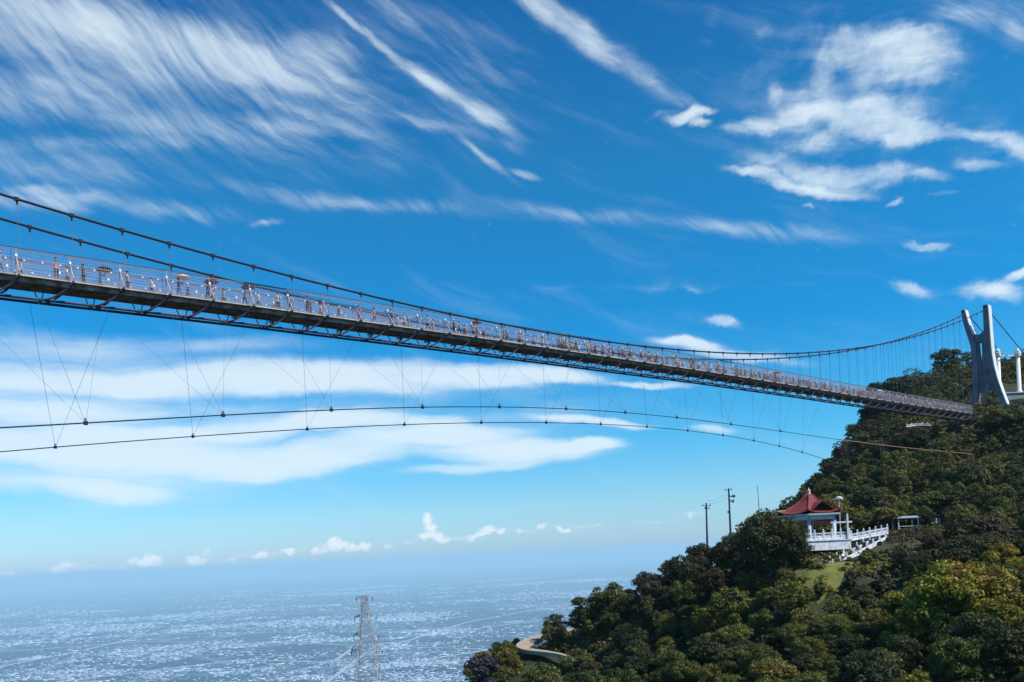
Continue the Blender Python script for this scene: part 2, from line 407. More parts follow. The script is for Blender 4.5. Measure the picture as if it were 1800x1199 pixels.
# plain far below, one sheet to the horizon
pm = bpy.data.materials.new('haze_tinted_farmland'); pm.use_nodes = True
t = pm.node_tree; b = t.nodes['Principled BSDF']; b.inputs['Roughness'].default_value = .95; b.inputs['Specular IOR Level'].default_value = .1
g = t.nodes.new('ShaderNodeNewGeometry')
vo = t.nodes.new('ShaderNodeTexVoronoi'); vo.inputs['Scale'].default_value = 1/320.; t.links.new(g.outputs['Position'], vo.inputs['Vector'])
cr2 = t.nodes.new('ShaderNodeValToRGB'); t.links.new(vo.outputs['Color'], cr2.inputs[0])
cr2.color_ramp.interpolation = 'CONSTANT'
for p_, c_ in ((.30,(.010,.034,.080,1)),(.42,(.035,.080,.115,1)),(.52,(.006,.022,.065,1)),(.62,(.085,.145,.180,1)),(.72,(.012,.042,.095,1))):  # field colours shifted blue, painting in the haze of distance
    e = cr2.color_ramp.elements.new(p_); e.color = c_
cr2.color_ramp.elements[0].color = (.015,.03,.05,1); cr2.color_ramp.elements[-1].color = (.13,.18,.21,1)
nz = t.nodes.new('ShaderNodeTexNoise'); nz.inputs['Scale'].default_value = 1/3800.; nz.inputs['Detail'].default_value = 7
t.links.new(g.outputs['Position'], nz.inputs['Vector'])
mr = t.nodes.new('ShaderNodeMapRange'); mr.inputs['From Min'].default_value = .42; mr.inputs['From Max'].default_value = .58
t.links.new(nz.outputs['Fac'], mr.inputs['Value'])
mxn = t.nodes.new('ShaderNodeMix'); mxn.data_type = 'RGBA'; t.links.new(mr.outputs[0], mxn.inputs[0])
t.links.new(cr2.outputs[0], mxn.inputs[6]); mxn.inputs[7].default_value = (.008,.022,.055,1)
vr = t.nodes.new('ShaderNodeTexVoronoi'); vr.feature = 'DISTANCE_TO_EDGE'; vr.inputs['Scale'].default_value = 1/1500.; t.links.new(g.outputs['Position'], vr.inputs['Vector'])
rd = t.nodes.new('ShaderNodeMapRange'); rd.inputs['From Min'].default_value = .012; rd.inputs['From Max'].default_value = .020; rd.inputs['To Min'].default_value = .55; rd.inputs['To Max'].default_value = 0
t.links.new(vr.outputs['Distance'], rd.inputs['Value'])
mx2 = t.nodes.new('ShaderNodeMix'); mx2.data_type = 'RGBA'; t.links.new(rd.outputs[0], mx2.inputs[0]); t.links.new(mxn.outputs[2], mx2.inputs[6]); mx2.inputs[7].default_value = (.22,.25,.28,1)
t.links.new(mx2.outputs[2], b.inputs['Base Color'])
mb = MB(); mb.v = [(-45000,-8000,-960),(45000,-8000,-960),(45000,60000,-960),(-45000,60000,-960)]; mb.f = [(0,1,2,3)]
tag(mb.build('plain', pm), kind='structure')
hwm = mat('distant_highway', (.46,.47,.48), .9, 0, .2, .001)
for pts in ([(-60,1150),(250,1128),(560,1132),(870,1142),(1060,1098),(1250,1085)],[(100,1199),(420,1160),(700,1168),(930,1130),(1040,1112)],[(-80,1100),(300,1085),(700,1074),(1150,1056)],
            [(-40,1180),(160,1140),(330,1098),(460,1066)],[(560,1210),(640,1150),(820,1094),(1000,1060)],[(-60,1128),(400,1112),(800,1110),(1040,1078)]):
    mb = MB(); w3 = []
    for (px, py) in pts:
        u, v = uv(px, py); Y = -956/v; w3.append(Vector((u*Y, Y, -956)))
    for a_, b_ in zip(w3[:-1], w3[1:]): mb.bar(a_, b_, 38, 3)
    tag(mb.build('distant_highway', hwm), kind='structure')

# ------------------------------------------------------------------ towns and villages on the plain
rng = np.random.default_rng(11)
tm = bpy.data.materials.new('town_roofs'); tm.use_nodes = True
t = tm.node_tree; b = t.nodes['Principled BSDF']; b.inputs['Roughness'].default_value = .8
g = t.nodes.new('ShaderNodeNewGeometry'); cr2 = t.nodes.new('ShaderNodeValToRGB'); t.links.new(g.outputs['Random Per Island'], cr2.inputs[0])
cr2.color_ramp.interpolation = 'CONSTANT'
for p_, c_ in ((.16,(.55,.60,.68,1)),(.34,(.32,.38,.47,1)),(.60,(.17,.22,.32,1)),(.82,(.09,.14,.20,1))):
    e = cr2.color_ramp.elements.new(p_); e.color = c_
cr2.color_ramp.elements[0].color = (.75,.77,.80,1); cr2.color_ramp.elements[-1].color = (.35,.22,.20,1)
t.links.new(cr2.outputs[0], b.inputs['Base Color'])
centres = []
hubs = []
for k in range(34):
    py = 1012+188*rng.random()**.85; x = rng.uniform(-100, 1250); u, v = uv(x, py)
    if v > -.026: continue
    hubs.append((u*(-950/v), -950/v))
for hx, hy in hubs:
    ang = rng.uniform(.05, .5); L_ = rng.uniform(.05, .16)*hy
    for _ in range(rng.integers(6, 20)):
        f = rng.normal(0, 1)*L_
        centres.append((hx+f*math.cos(ang)+rng.normal(0, .01)*hy, hy+f*math.sin(ang)+rng.normal(0, .02)*hy, rng.uniform(.006, .028)*hy, rng.integers(12, 80)))
for k in range(260):
    py = 1012+188*rng.random()**.9; x = rng.uniform(-100, 1250); u, v = uv(x, py)
    if v > -.026: continue
    Y = -950/v; centres.append((u*Y, Y, rng.uniform(.008, .05)*Y, rng.integers(6, 40)))
V = []
for cx_, cy_, sp, n in centres:
    ang = rng.uniform(-.25, .25)
    for _ in range(n):
        a, c = rng.normal(0, sp), rng.normal(0, sp*.8)
        x, y = cx_+a*math.cos(ang)-c*math.sin(ang), cy_+a*math.sin(ang)+c*math.cos(ang)
        if y < 4500: continue
        sc = y/9000
        w_, d_, h_ = rng.uniform(4, 20)*sc*(2 if rng.random() < .08 else 1), rng.uniform(4, 13)*sc, rng.uniform(3, 7)*sc
        if rng.random() < .05: w_ *= 2.5; d_ *= 1.8
        X0_, X1_, Y0_, Y1_, Z0_, Z1_ = x-w_, x+w_, y-d_, y+d_, -960.5, -960+h_
        q = [(X0_,Y0_,Z1_),(X1_,Y0_,Z1_),(X1_,Y1_,Z1_),(X0_,Y1_,Z1_),(X0_,Y0_,Z0_),(X1_,Y0_,Z0_),(X1_,Y1_,Z0_),(X0_,Y1_,Z0_)]
        V.append(q)
V = np.array(V); nb = len(V)
fi = np.array([(0,1,2,3),(4,5,1,0),(5,6,2,1),(6,7,3,2),(7,4,0,3)])
me = bpy.data.meshes.new('distant_town'); me.vertices.add(nb*8); me.vertices.foreach_set('co', V.reshape(-1))
fa = (np.arange(nb)[:,None,None]*8+fi[None]).reshape(-1,4)
me.loops.add(len(fa)*4); me.loops.foreach_set('vertex_index', fa.reshape(-1).astype(np.int32))
me.polygons.add(len(fa)); me.polygons.foreach_set('loop_start', np.arange(0,len(fa)*4,4,dtype=np.int32)); me.polygons.foreach_set('loop_total', np.full(len(fa),4,dtype=np.int32))
me.materials.append(tm); me.update(calc_edges=True)
tag(link('distant_town', me), 'pale specks of countless town roofs spread over the hazy blue plain', 'town', kind='stuff')

# ------------------------------------------------------------------ the suspension bridge
U0, UB, UC = -0.56013, 0.0431508, 0.0403112
S = 3.8
Y0 = S/math.hypot(UB, UC); dX, dY = UB*Y0/S, UC*Y0/S
D = Vector((dX, dY, 0)); NN = Vector((dY, -dX, 0)); X0 = U0*Y0
WC = 4.7; WF = 3.0
AX0 = Vector((X0, Y0, 0)) - NN*WC/2           # axis point at t = 0
def floor_z(t): return float(np.interp(t, [-40,-1,20,47,67,93,118,142,172,203,215], [22.0,23.1,23.95,24.85,25.4,26.1,26.6,27.0,27.6,28.4,28.8]))
def cab_z(t): return 26.5+0.00101*(t-45)**2
def B(t, n, z): return AX0 + D*t + NN*n + Vector((0, 0, z))
BASE = B(209, 0, 30.8)
bridge = empty('suspension_bridge', BASE)
tag(bridge, 'long pedestrian suspension bridge sloping up to a forked pylon on the wooded hill', 'bridge')
def pb(mb, name, m, parent=None, smooth=False):     # build in world coordinates, hang under the bridge
    mb.v = [tuple(Vector(v)-BASE) for v in mb.v]
    o = mb.build(name, m, parent or bridge, smooth); return o
T0, T1 = -38.0, 203.0
KS = list(range(-10, 54))
ts = np.arange(T0, T1+.1, S/2)
# deck slab with pale edge
mb = MB()
for a, c in zip(ts[:-1], ts[1:]):
    mb.bar(B(a,0,floor_z(a)-.05), B(c,0,floor_z(c)-.05), WF+.02, .10)
pb(mb, 'walkway_deck', M['deck'])
mb = MB()
for s in (-1, 1):
    for a, c in zip(ts[:-1], ts[1:]):
        mb.bar(B(a,s*(WF/2-.42),floor_z(a)-.29), B(c,s*(WF/2-.42),floor_z(c)-.29), .14, .36)
for s in (-.5, 0, .5):
    for a, c in zip(ts[:-1], ts[1:]):
        mb.bar(B(a,s*1.2,floor_z(a)-.27), B(c,s*1.2,floor_z(c)-.27), .12, .28)
pb(mb, 'edge_girder', M['girder'])
for s in (-1, 1):
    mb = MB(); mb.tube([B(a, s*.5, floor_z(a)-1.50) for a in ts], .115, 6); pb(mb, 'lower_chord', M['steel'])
vis = [k for k in KS if -3 <= k <= 53]
for k in KS:
    t = k*S
    if t < T0 or t > T1: continue
    z = floor_z(t)
    mb = MB()
    mb.bar(B(t,-WC/2-.05,z-.25), B(t,WC/2+.05,z-.25), .11, .18)
    pb(mb, 'floor_beam', M['girder'])
    mb = MB()
    for s in (-1, 1):
        # curved knee from the deck edge down to the chord, like an arch within the bay
        pts = []
        for q in np.linspace(0, 1, 7):
            tt = t-q*1.9
            pts.append(B(tt, s*(1.4-.9*q), floor_z(tt)-.4-1.10*math.sin(q*math.pi/2)))
        mb.tube(pts, .08, 5)
        mb.bar(B(t,s*(WC/2-.3),z-.34), B(t,s*1.38,z-.42), .09)
        mb.bar(B(t-1.9,s*1.38,floor_z(t-1.9)-.4), B(t-1.9,s*.5,floor_z(t-1.9)-1.5), .065)
    mb.bar(B(t-1.9,-.5,floor_z(t-1.9)-1.50), B(t-1.9,.5,floor_z(t-1.9)-1.50), .11)
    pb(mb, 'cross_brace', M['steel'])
# railings: rails and wire netting
for s in (-1, 1):
    n = s*(WF/2-.1)
    mb = MB()
    for h, r in ((1.95,.035),(1.28,.03),(.72,.014),(.38,.014),(.12,.03)):
        mb.tube([B(a,n,floor_z(a)+h) for a in ts], r, 5)
    r_ = pb(mb, 'railing', M['rail'])
    mb = MB()
    a = T0
    while a < T1:
        z = floor_z(a); mb.bar(B(a,n+.015*s,z+.1), B(a,n+.015*s,z+1.9), .015)
        a += .15
    for h in np.arange(.25, 1.9, .22):
        mb.tube([B(x,n,floor_z(x)+h) for x in ts[::2]], .008, 3, False)
    pb(mb, 'netting', M['railmesh'], r_)
    mb = MB(); mb.tube([B(a,n,floor_z(a)+2.0) for a in ts], .045, 6); pb(mb, 'top_rope', M['cable'], r_)
for s in (-1, 1):
    n = s*(WF/2-.1)
    cnt = 0
    for k in KS:
        t = k*S
        if t < T0 or t > T1 or cnt >= 50 or k < -2: continue
        cnt += 1
        z = floor_z(t)
        mb = MB(); mb.bar(B(t,n,z), B(t,n,z+2.0), .07)
        mb.bar(B(t,s*(WC/2-.05),z-.15), B(t,n,z+1.3), .06)
        o = pb(mb, 'railing_post', M['postm'])
        mb = MB(); mb.box(B(t,n+.02*s,z+1.42), (.15,.15,.18), math.atan2(D.y, D.x))
        pb(mb, 'post_lamp', M['lamp'], o)
# small white lamps between the posts
rest_l = MB(); nl_ = 0
for s in (1, -1):
    a = -2.0
    while a < T1:
        z = floor_z(a); args = (B(a, s*(WF/2-.06), z+1.12), (.12,.10,.09), math.atan2(D.y, D.x))
        if nl_ < 100 and s > 0: mb = MB(); mb.box(*args); pb(mb, 'rail_light', M['lamp']); nl_ += 1
        else: rest_l.box(*args)
        a += S/3
pb(rest_l, 'rail_lights_farther', M['lamp'])['kind'] = 'stuff'
# main cables, clamps and hangers
tc_ = np.arange(T0, 213.0, 2.0).tolist()+[212.6]
hang_rest = MB()
for s in (-1, 1):
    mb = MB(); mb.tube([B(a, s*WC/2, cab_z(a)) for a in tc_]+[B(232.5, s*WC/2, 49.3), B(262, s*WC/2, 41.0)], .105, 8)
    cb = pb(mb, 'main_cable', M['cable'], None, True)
    cnt = 0
    for k in range(-4, 56):
        t = k*S + (0 if s > 0 else 2.0-.0)
        if t > 209: continue
        d_ = Vector((D.x, D.y, .00202*(t-45))).normalized()
        mb = MB(); c = B(t, s*WC/2, cab_z(t))
        mb.bar(c-d_*.16, c+d_*.16, .25, .25); mb.bar(c-Vector((0,0,.12)), c-Vector((0,0,.42)), .10)
        if cnt < 100: pb(mb, 'cable_clamp', M['cable'], cb)
        zt, zb = cab_z(t)-.35, (floor_z(t)-.2 if t < T1 else 29.2)
        mb = MB(); mb.tube([B(t, s*WC/2, zt), B(t, s*WC/2, zb)], .019, 4)
        if cnt < 50: pb(mb, 'hanger', M['tie'])
        else: hang_rest.v += mb.v; hang_rest.f += [tuple(i+len(hang_rest.v)-len(mb.v) for i in f) for f in mb.f]
        cnt += 1
o = pb(hang_rest, 'hangers_near_pylon', M['tie']); o['kind'] = 'stuff'
# wind cables under the deck: both splay out towards the ends
def wo_(t, s): return s*(3.5+9.5*((t-105)/105)**2)
upZ = ([-40,-4.35,.95,11.45,22.05,33.15,44.5,56.15,68.15,80.1,94.25,108.8,127,154,202],[5.5,9.37,10.21,11.8,13.25,14.7,15.9,16.85,17.5,17.8,17.9,17.87,17.6,17.16,16.24])
loZ = ([-40,1.4,5.75,17.9,29.85,41.8,52.8,63.5,73.75,83.6,93.45,103,112.4,121.1,129.75,134.5,190],[5.8,11.31,11.95,13.35,14.6,15.75,16.6,17.25,17.7,17.95,17.95,17.8,17.42,16.93,16.37,16.0,8.0])
upT = [-10.2,.95,11.45,22.05,33.15,44.5,56.15,68.15,80.1,94.25,108.8]
loT = [-6.0,5.75,17.9,29.85,41.8,52.8,63.5,73.75,83.6,93.45,103.,112.4,121.1,129.75]
for s, zz, tt_ in ((1, upZ, upT), (-1, loZ, loT)):
    tr_ = np.arange(-40, (128 if s > 0 else zz[0][-1])+.1, 3)
    # smooth the measured heights with a cubic so that the rope hangs without kinks
    cf = np.polyfit(zz[0], zz[1], 5); zf = lambda t: float(np.polyval(cf, t))
    mb = MB(); mb.tube([B(t, wo_(t,s), zf(t)) for t in tr_], .048, 7)
    wc = pb(mb, 'wind_cable', M['cable'], None, True)
    if s > 0:
        mb = MB(); mb.tube([B(t, wo_(t,s), zf(t)) for t in np.arange(tr_[-1], 214, 3)], .085, 7)
        pb(mb, 'anchor_section', mat('reddish_cable_sheath', (.26,.12,.10), .7), wc, True)
    for j, t in enumerate(tt_):
        c = B(t, wo_(t,s), zf(t))
        mb = MB(); mb.box(c, (.24,.20,.26), math.atan2(D.y,D.x)); mb.box(c+Vector((0,0,.25)), (.12,.08,.12), math.atan2(D.y,D.x))
        pb(mb, 'cable_clamp', M['cable'], wc)
        half = (tt_[min(j+1, len(tt_)-1)]-tt_[max(j-1, 0)])/4 if 0 < j < len(tt_)-1 else 5.5
        if s > 0: offs = (-half, 3.8*.0+ .5, half)
        else: offs = (-4.4, half-4.4)
        for q, dt in enumerate(offs):
            td = t+dt
            mb = MB(); mb.tube([c, B(td, s*.8, floor_z(td)-1.5)], .013 if (q == 1 or s < 0 and q == 0) else .009, 4)
            pb(mb, 'tie_rope', M['tie'])

# pylon: forked concrete portal; outlines given across the bridge (n) and up (z)
def outline(poly, t0, t1, name, m, parent):
    mb = MB(); n = len(poly)
    for t in (t0, t1):
        for (a, z) in poly: mb.v.append(tuple(B(t, a, z)))
    mb.f.append(tuple(range(n))); mb.f.append(tuple(reversed(range(n, 2*n))))
    for j in range(n): mb.f.append((j, j+n, (j+1)%n+n, (j+1)%n))
    return pb(mb, name, m, parent)
def strip(cl, name, t0, t1, parent=None):          # cl: (left n, right n, z)
    mb = MB()
    for (a, c, z) in cl:
        for t in (t0, t1): mb.v += [tuple(B(t, a, z)), tuple(B(t, c, z))]
    for i in range(len(cl)-1):
        p, q = i*4, i*4+4
        mb.f += [(p, p+1, q+1, q), (p+3, p+2, q+2, q+3), (p+2, p, q, q+2), (p+1, p+3, q+3, q+1)]
    mb.f += [(0,2,3,1), (len(cl)*4-4, len(cl)*4-3, len(cl)*4-1, len(cl)*4-2)]
    return pb(mb, name, M['pylon'], parent)
pyl = empty('pylon', (0,0,0)); pyl.parent = bridge
def zz_(h): return 30.3+h
LEGS = {1: ((25.2,2.35,.95),(24,2.40,1.05),(21,2.42,1.15),(18.5,2.42,1.25),(16,2.45,1.3),(13,2.60,1.3),(10,2.95,1.3),(7,3.55,1.25),(4,4.35,1.2),(1.5,5.1,1.15),(-2,6.3,1.2)),
 -1: ((25.2,-2.75,.70),(24,-2.62,.85),(22,-2.25,1.0),(20,-1.75,1.15),(18.5,-1.30,1.25),(16,-.75,1.2),(13,-.55,1.15),(10,-.50,1.2),(7,-.60,1.3),(4,-.85,1.4),(1.5,-1.1,1.5),(-2,-1.5,1.6))}
for s in (-1, 1):
    cv = LEGS[s]
    lg = strip([(n_-w/2, n_+w/2, zz_(z)) for z, n_, w in cv], 'leg', 211.2, 213.4, pyl)
    strip([(n_+w/2+.003, n_+w/2+.22, zz_(z)) for z, n_, w in cv if s > 0 or z > 18], 'sunlit_side_strip', 211.25, 213.35, lg).data.materials[0] = M['columnw']  # white strips paint sunlight onto the outward sides of the legs
    mb = MB(); mb.tube([B(211.1, cv[0][1], 55.0), B(212.3, cv[0][1], 55.35), B(213.5, cv[0][1], 55.0)], .28, 8); pb(mb, 'cable_saddle', M['cable'], lg)
outline([(-1.4,zz_(16.5)),(2.0,zz_(16.5)),(2.0,zz_(19.4)),(1.5,zz_(18.8)),(.6,zz_(18.4)),(-.4,zz_(18.7)),(-1.2,zz_(19.8))][::-1], 211.5, 213.1, 'crossbeam', M['pylon'], pyl)
strip([(-.4,.35,zz_(16.49)),(-.2,.55,zz_(12)),(-.2,.9,zz_(9.5))], 'web_panel', 211.8, 212.8, pyl)
strip([(1.05,2.1,zz_(16.49)),(1.05,2.2,zz_(12)),(.95,2.6,zz_(9.5))], 'web_panel', 211.8, 212.8, pyl)
strip([(-.2,2.6,zz_(9.49)),(-.2,3.2,zz_(7)),(-.4,3.9,zz_(4.2))], 'web_panel', 212.1, 212.6, pyl)
mb = MB(); mb.box(B(212.3,2.2,zz_(-1.2)), (4.5,12,2.6), math.atan2(D.y, D.x)); pb(mb, 'footing', M['conc'], pyl)
for s in (-1, 1):
    mb = MB(); q_ = B(214.0, s*2.3, 0)
    for dz in np.arange(32, 54, .45): mb.bar(B(213.55,LEGS[s][5][1]-.2,dz), B(213.55,LEGS[s][5][1]+.2,dz), .04)
    pb(mb, 'ladder_rungs', M['poledark'], pyl)['kind'] = 'stuff'
mb = MB(); mb.bar(B(211.6,.7,zz_(-1)), B(211.6,2.2,zz_(6)), .22)
pb(mb, 'brace', M['conc'], pyl)

# ------------------------------------------------------------------ people on the bridge
SK = mat('skin', (.45,.27,.19), .6)
def cloth(name, cols):
    m = bpy.data.materials.new(name); m.use_nodes = True; t = m.node_tree; b = t.nodes['Principled BSDF']; b.inputs['Roughness'].default_value = .85
    oi = t.nodes.new('ShaderNodeObjectInfo'); cr = t.nodes.new('ShaderNodeValToRGB'); cr.color_ramp.interpolation = 'CONSTANT'
    t.links.new(oi.outputs['Random'], cr.inputs[0]); t.links.new(cr.outputs[0], b.inputs['Base Color'])
    while len(cr.color_ramp.elements) < len(cols): cr.color_ramp.elements.new(.5)
    for i, c in enumerate(cols): cr.color_ramp.elements[i].position = i/len(cols); cr.color_ramp.elements[i].color = (*c, 1)
    return m
TR = cloth('trousers', [(.02,.025,.05),(.05,.05,.06),(.10,.12,.20),(.015,.015,.018),(.22,.18,.14)])
HR = cloth('hair', [(.012,.01,.01),(.02,.015,.012),(.03,.02,.015)])
SHIRT = {'crowd': cloth('shirt', [(.75,.72,.72),(.55,.10,.10),(.10,.14,.32),(.65,.45,.42),(.03,.03,.04),(.70,.65,.35),(.30,.45,.55),(.5,.5,.52),(.62,.30,.35),(.25,.10,.22)]),
 'white': mat('white_shirt', (.78,.78,.78), .85), 'pink': mat('pink_shirt', (.70,.38,.36), .85), 'dark': mat('dark_shirt', (.04,.035,.05), .85),
 'red': mat('dark_red_shirt', (.30,.04,.05), .85), 'blue': mat('blue_shirt', (.06,.10,.28), .85), 'grey': mat('grey_shirt', (.35,.35,.38), .85)}
def make_body(pose, shirtkey):
    """one continuous skinned figure; pose: stride, left/right hand positions, lean"""
    V = []; E = []; R = []
    def add(p, r, parent=None):
        V.append(p); R.append(r if isinstance(r, tuple) else (r, r))
        if parent is not None: E.append((parent, len(V)-1))
        return len(V)-1
    st = pose['stride']; ln = pose.get('lean', 0)
    pel = add((0,0,.93), (.15,.11))
    wst = add((0,ln*.3,1.08), (.13,.095), pel)
    chs = add((0,ln*.7,1.28), (.165,.11), wst)
    nk0 = add((0,ln,1.42), (.075,.065), chs)
    nk = add((0,ln+.01,1.49), (.05,.05), nk0)
    hd = add((0,ln+.03,1.57), (.072,.085), nk)
    hd2 = add((0,ln+.025,1.66), (.075,.09), hd)
    nose = add((0,ln+.135,1.60), .012, hd)
    for s in (-1, 1):
        hip = add((s*.10,0,.86), (.095,.095), pel)
        f = st*s
        kn = add((s*.105,f*.16+.03,.48), .062, hip)
        an = add((s*.11,f*.30-(.05 if f < 0 else 0),.085), .04, kn)
        toe = add((s*.125,f*.30+.15,.035), (.042,.028), an)
        sh = add((s*.19,ln,1.36), .06, chs)
        el_, wr = pose['R' if s > 0 else 'L']
        e = add((s*el_[0],el_[1]+ln,el_[2]), .043, sh)
        w = add((s*wr[0],wr[1]+ln,wr[2]), .03, e)
        dv = (Vector(V[w])-Vector(V[e])).normalized()
        side = Vector((0,1,0)) if abs(dv.y) < .8 else Vector((0,0,1))
        side = (side-dv*side.dot(dv)).normalized(); nrm = dv.cross(side)
        palm = Vector(V[w])+dv*.07
        pm_ = add(tuple(palm), (.036,.018), w)
        for j, (o_, l_) in enumerate(((-.03,.060),(-.01,.072),(.01,.068),(.03,.052))):
            a = add(tuple(palm+dv*.035+side*o_), .010, pm_)
            add(tuple(palm+dv*(.035+l_*.75)+side*o_*1.1-nrm*s*.018), .008, a)
        add(tuple(Vector(V[w])+dv*.06+side*.055), .011, pm_)
    me = bpy.data.meshes.new('body_cage'); me.from_pydata(V, E, [])
    o = bpy.data.objects.new('body_cage', me); COL.objects.link(o)
    sm = o.modifiers.new('skin', 'SKIN'); sm.use_smooth_shade = True
    for i, r in enumerate(R): me.skin_vertices[0].data[i].radius = r
    me.skin_vertices[0].data[0].use_root = True
    ss = o.modifiers.new('sub', 'SUBSURF'); ss.levels = 1; ss.render_levels = 1
    dg = bpy.context.evaluated_depsgraph_get()
    res = bpy.data.meshes.new_from_object(o.evaluated_get(dg)); res.name = 'person_body'
    bpy.data.objects.remove(o)
    res.materials.clear()
    for m in (SK, SHIRT[shirtkey], TR, M['poledark']): res.materials.append(m)
    for p in res.polygons:
        c = p.center
        arm = abs(c.x) > .215
        if c.z > 1.445 and not (abs(c.x) > .12): mi = 0
        elif arm and (Vector(c)-Vector((math.copysign(pose['R'][0][0], c.x), pose['R'][0][1], pose['R'][0][2]))).length > .12 and c.z < 1.25: mi = 0
        elif c.z > .92: mi = 1
        elif c.z > .09: mi = 2
        else: mi = 3
        p.material_index = mi
    return res
arms_walk = {'R': ((.25,-.06,1.10),(.25,.10,.90)), 'L': ((.25,.04,1.10),(.24,-.06,.86))}
arms_rail = {'R': ((.27,.10,1.14),(.20,.36,1.12)), 'L': ((.27,.10,1.14),(.20,.36,1.12))}
arms_up = {'R': ((.26,.14,1.16),(.16,.28,1.38)), 'L': ((.25,.02,1.10),(.24,.04,.86))}
poses = {'walk': dict(stride=1.0, lean=.03, **arms_walk), 'stand': dict(stride=.15, lean=0, **arms_walk), 'rail': dict(stride=.2, lean=.06, **arms_rail), 'umb': dict(stride=.6, lean=.02, **arms_up)}
bodies = {}
def body(pose, shirt):
    if (pose, shirt) not in bodies: bodies[(pose, shirt)] = make_body(poses[pose], shirt)
    return bodies[(pose, shirt)]
def hair_mesh(kind, ln):
    mb = MB(); c = Vector((0, ln+.012, 1.645))
    if kind == 'hat':
        mb.lathe(tuple(c+Vector((0,0,.01))), [(.17,0),(.165,.012),(.10,.02),(.095,.09),(.06,.115),(.001,.12)], 12)
    else:
        prof = [(.088,-.02),(.102,.03),(.098,.075),(.07,.112),(.03,.126),(.001,.13)]
        if kind == 'long': prof = [(.05,-.20),(.085,-.16),(.095,-.06)]+prof[1:]
        i0 = len(mb.v); mb.lathe(tuple(c), prof, 12)
        mb.v = [(x, y-.03 if z < c.z+.05 else y-.008, z) for x, y, z in mb.v]
    return mb.mesh('hair', HR if kind != 'hat' else M['white'])
hairs = {(k, l): hair_mesh(k, l) for k in ('short', 'long', 'hat') for l in (0, .02, .03, .06)}
def person(t, n, heading, pose, shirt, hk, label, group=None, scale=1.0):
    o = empty('person', B(t, n, floor_z(t)), heading); o.scale = (scale*1.07,)*3
    link('body', body(pose, shirt), o)
    link('sunhat' if hk == 'hat' else 'hair', hairs[(hk, poses[pose].get('lean', 0))], o)
    return tag(o, label, 'person', group)
HB = math.atan2(D.y, D.x)-math.pi/2            # facing up the bridge
def umbrella(t, n, m, label, group=None, hd=0.0):
    o = empty('umbrella', B(t, n, floor_z(t))+Vector((0,0,0)), HB+hd)
    mb = MB(); c = (.16-.05, .34, 0)
    prof = [(.66,1.86),(.62,1.90),(.45,2.03),(.22,2.12),(.02,2.155)]
    inner = [(.015,2.14),(.18,2.115),(.36,2.045),(.51,1.925)]
    nseg = 16; pr = inner[::-1]; base = len(mb.v)
    mb.lathe(c, prof, nseg); 
    cp_ = mb.build('canopy', m, o)
    mb = MB(); mb.tube([(c[0],c[1],1.28),(c[0],c[1],2.22)], .012, 6); mb.tube([(c[0],c[1],1.28),(c[0],c[1],1.20),(c[0]+.03,c[1],1.17),(c[0]+.06,c[1],1.20)], .016, 6)
    for j in range(8):
        a = 2*math.pi*j/8; mb.bar((c[0],c[1],1.85), (c[0]+.40*math.cos(a), c[1]+.40*math.sin(a), 1.99), .008)
    mb.build('shaft', M['poledark'], o)
    return tag(o, label, 'umbrella', group)
named = [ # t, n, heading offset, pose, shirt, hair, label
 (-1.0, .6, 0, 'walk', 'white', 'hat', 'person in a white top and pale hat at the left edge of the picture'),
 (-2.0, .1, 180, 'walk', 'dark', 'short', 'dark-dressed person behind the white-hatted walker at the left edge'),
 (2.9, .9, -90, 'rail', 'pink', 'short', 'person in a pink shirt leaning on the railing near the left edge'),
 (5.1, .3, 0, 'stand', 'dark', 'long', 'dark-dressed long-haired person standing beside the flat dark umbrella'),
 (6.6, -.4, 0, 'umb', 'grey', 'short', 'grey-shirted person holding the flat dark umbrella, leftmost umbrella holder'),
 (12.8, .5, 0, 'umb', 'dark', 'long', 'dark-dressed person walking under the pale pink umbrella'),
 (15.4, .5, 0, 'umb', 'red', 'long', 'dark-red-shirted person walking under the dark red umbrella'),
 (16.2, -.2, 0, 'walk', 'white', 'short', 'white-shirted person just behind the dark red umbrella'),
 (18.9, .5, 0, 'umb', 'pink', 'long', 'pink-shirted person walking under the broad black umbrella'),
 (22.3, .4, 180, 'walk', 'white', 'short', 'white-shirted person first in the group right of the black umbrella'),
 (23.8, .0, 0, 'walk', 'blue', 'short', 'blue-shirted person in the group right of the black umbrella'),
 (25.3, .7, 180, 'stand', 'dark', 'short', 'dark-dressed person last in the group right of the black umbrella'),
]
for t_, n_, h_, ps, sh_, hk, lb in named: person(t_, n_, HB+rad(h_), ps, sh_, hk, lb)
umbrella(6.6, -.4, SHIRT['dark'], 'flat dark umbrella, leftmost of the umbrellas on the bridge')
umbrella(12.8, .5, mat('pale_pink_umbrella', (.80,.62,.60), .7), 'pale pink umbrella over a dark-dressed walker on the bridge')
umbrella(15.4, .5, mat('dark_red_umbrella', (.20,.02,.03), .7), 'dark red umbrella over a walker on the bridge')
umbrella(18.9, .5, mat('black_umbrella', (.012,.012,.014), .6), 'broad black umbrella over a pink-shirted walker on the bridge')
rr = random.Random(5)
for tq, nq, lb in ((.8,-.7,'far-side walker between the pink-shirted leaner and the left edge'),(4.2,-.8,'far-side walker just left of the dark-dressed long-haired person'),(8.6,.2,'lone walker between the flat dark umbrella and the pale pink umbrella'),
                   (10.9,-.6,'far-side walker just left of the pale pink umbrella'),(14.1,-.7,'far-side walker between the pale pink and dark red umbrellas'),(17.4,-.6,'far-side walker between the dark red and black umbrellas'),
                   (20.6,-.2,'walker just right of the black umbrella'),(23.0,-.8,'far-side walker behind the blue-shirted person')):
    person(tq, nq, HB+(0 if rr.random() < .5 else math.pi), rr.choice(['walk','stand']), rr.choice(['white','grey','dark','blue','pink']), rr.choice(['short','long']), lb)
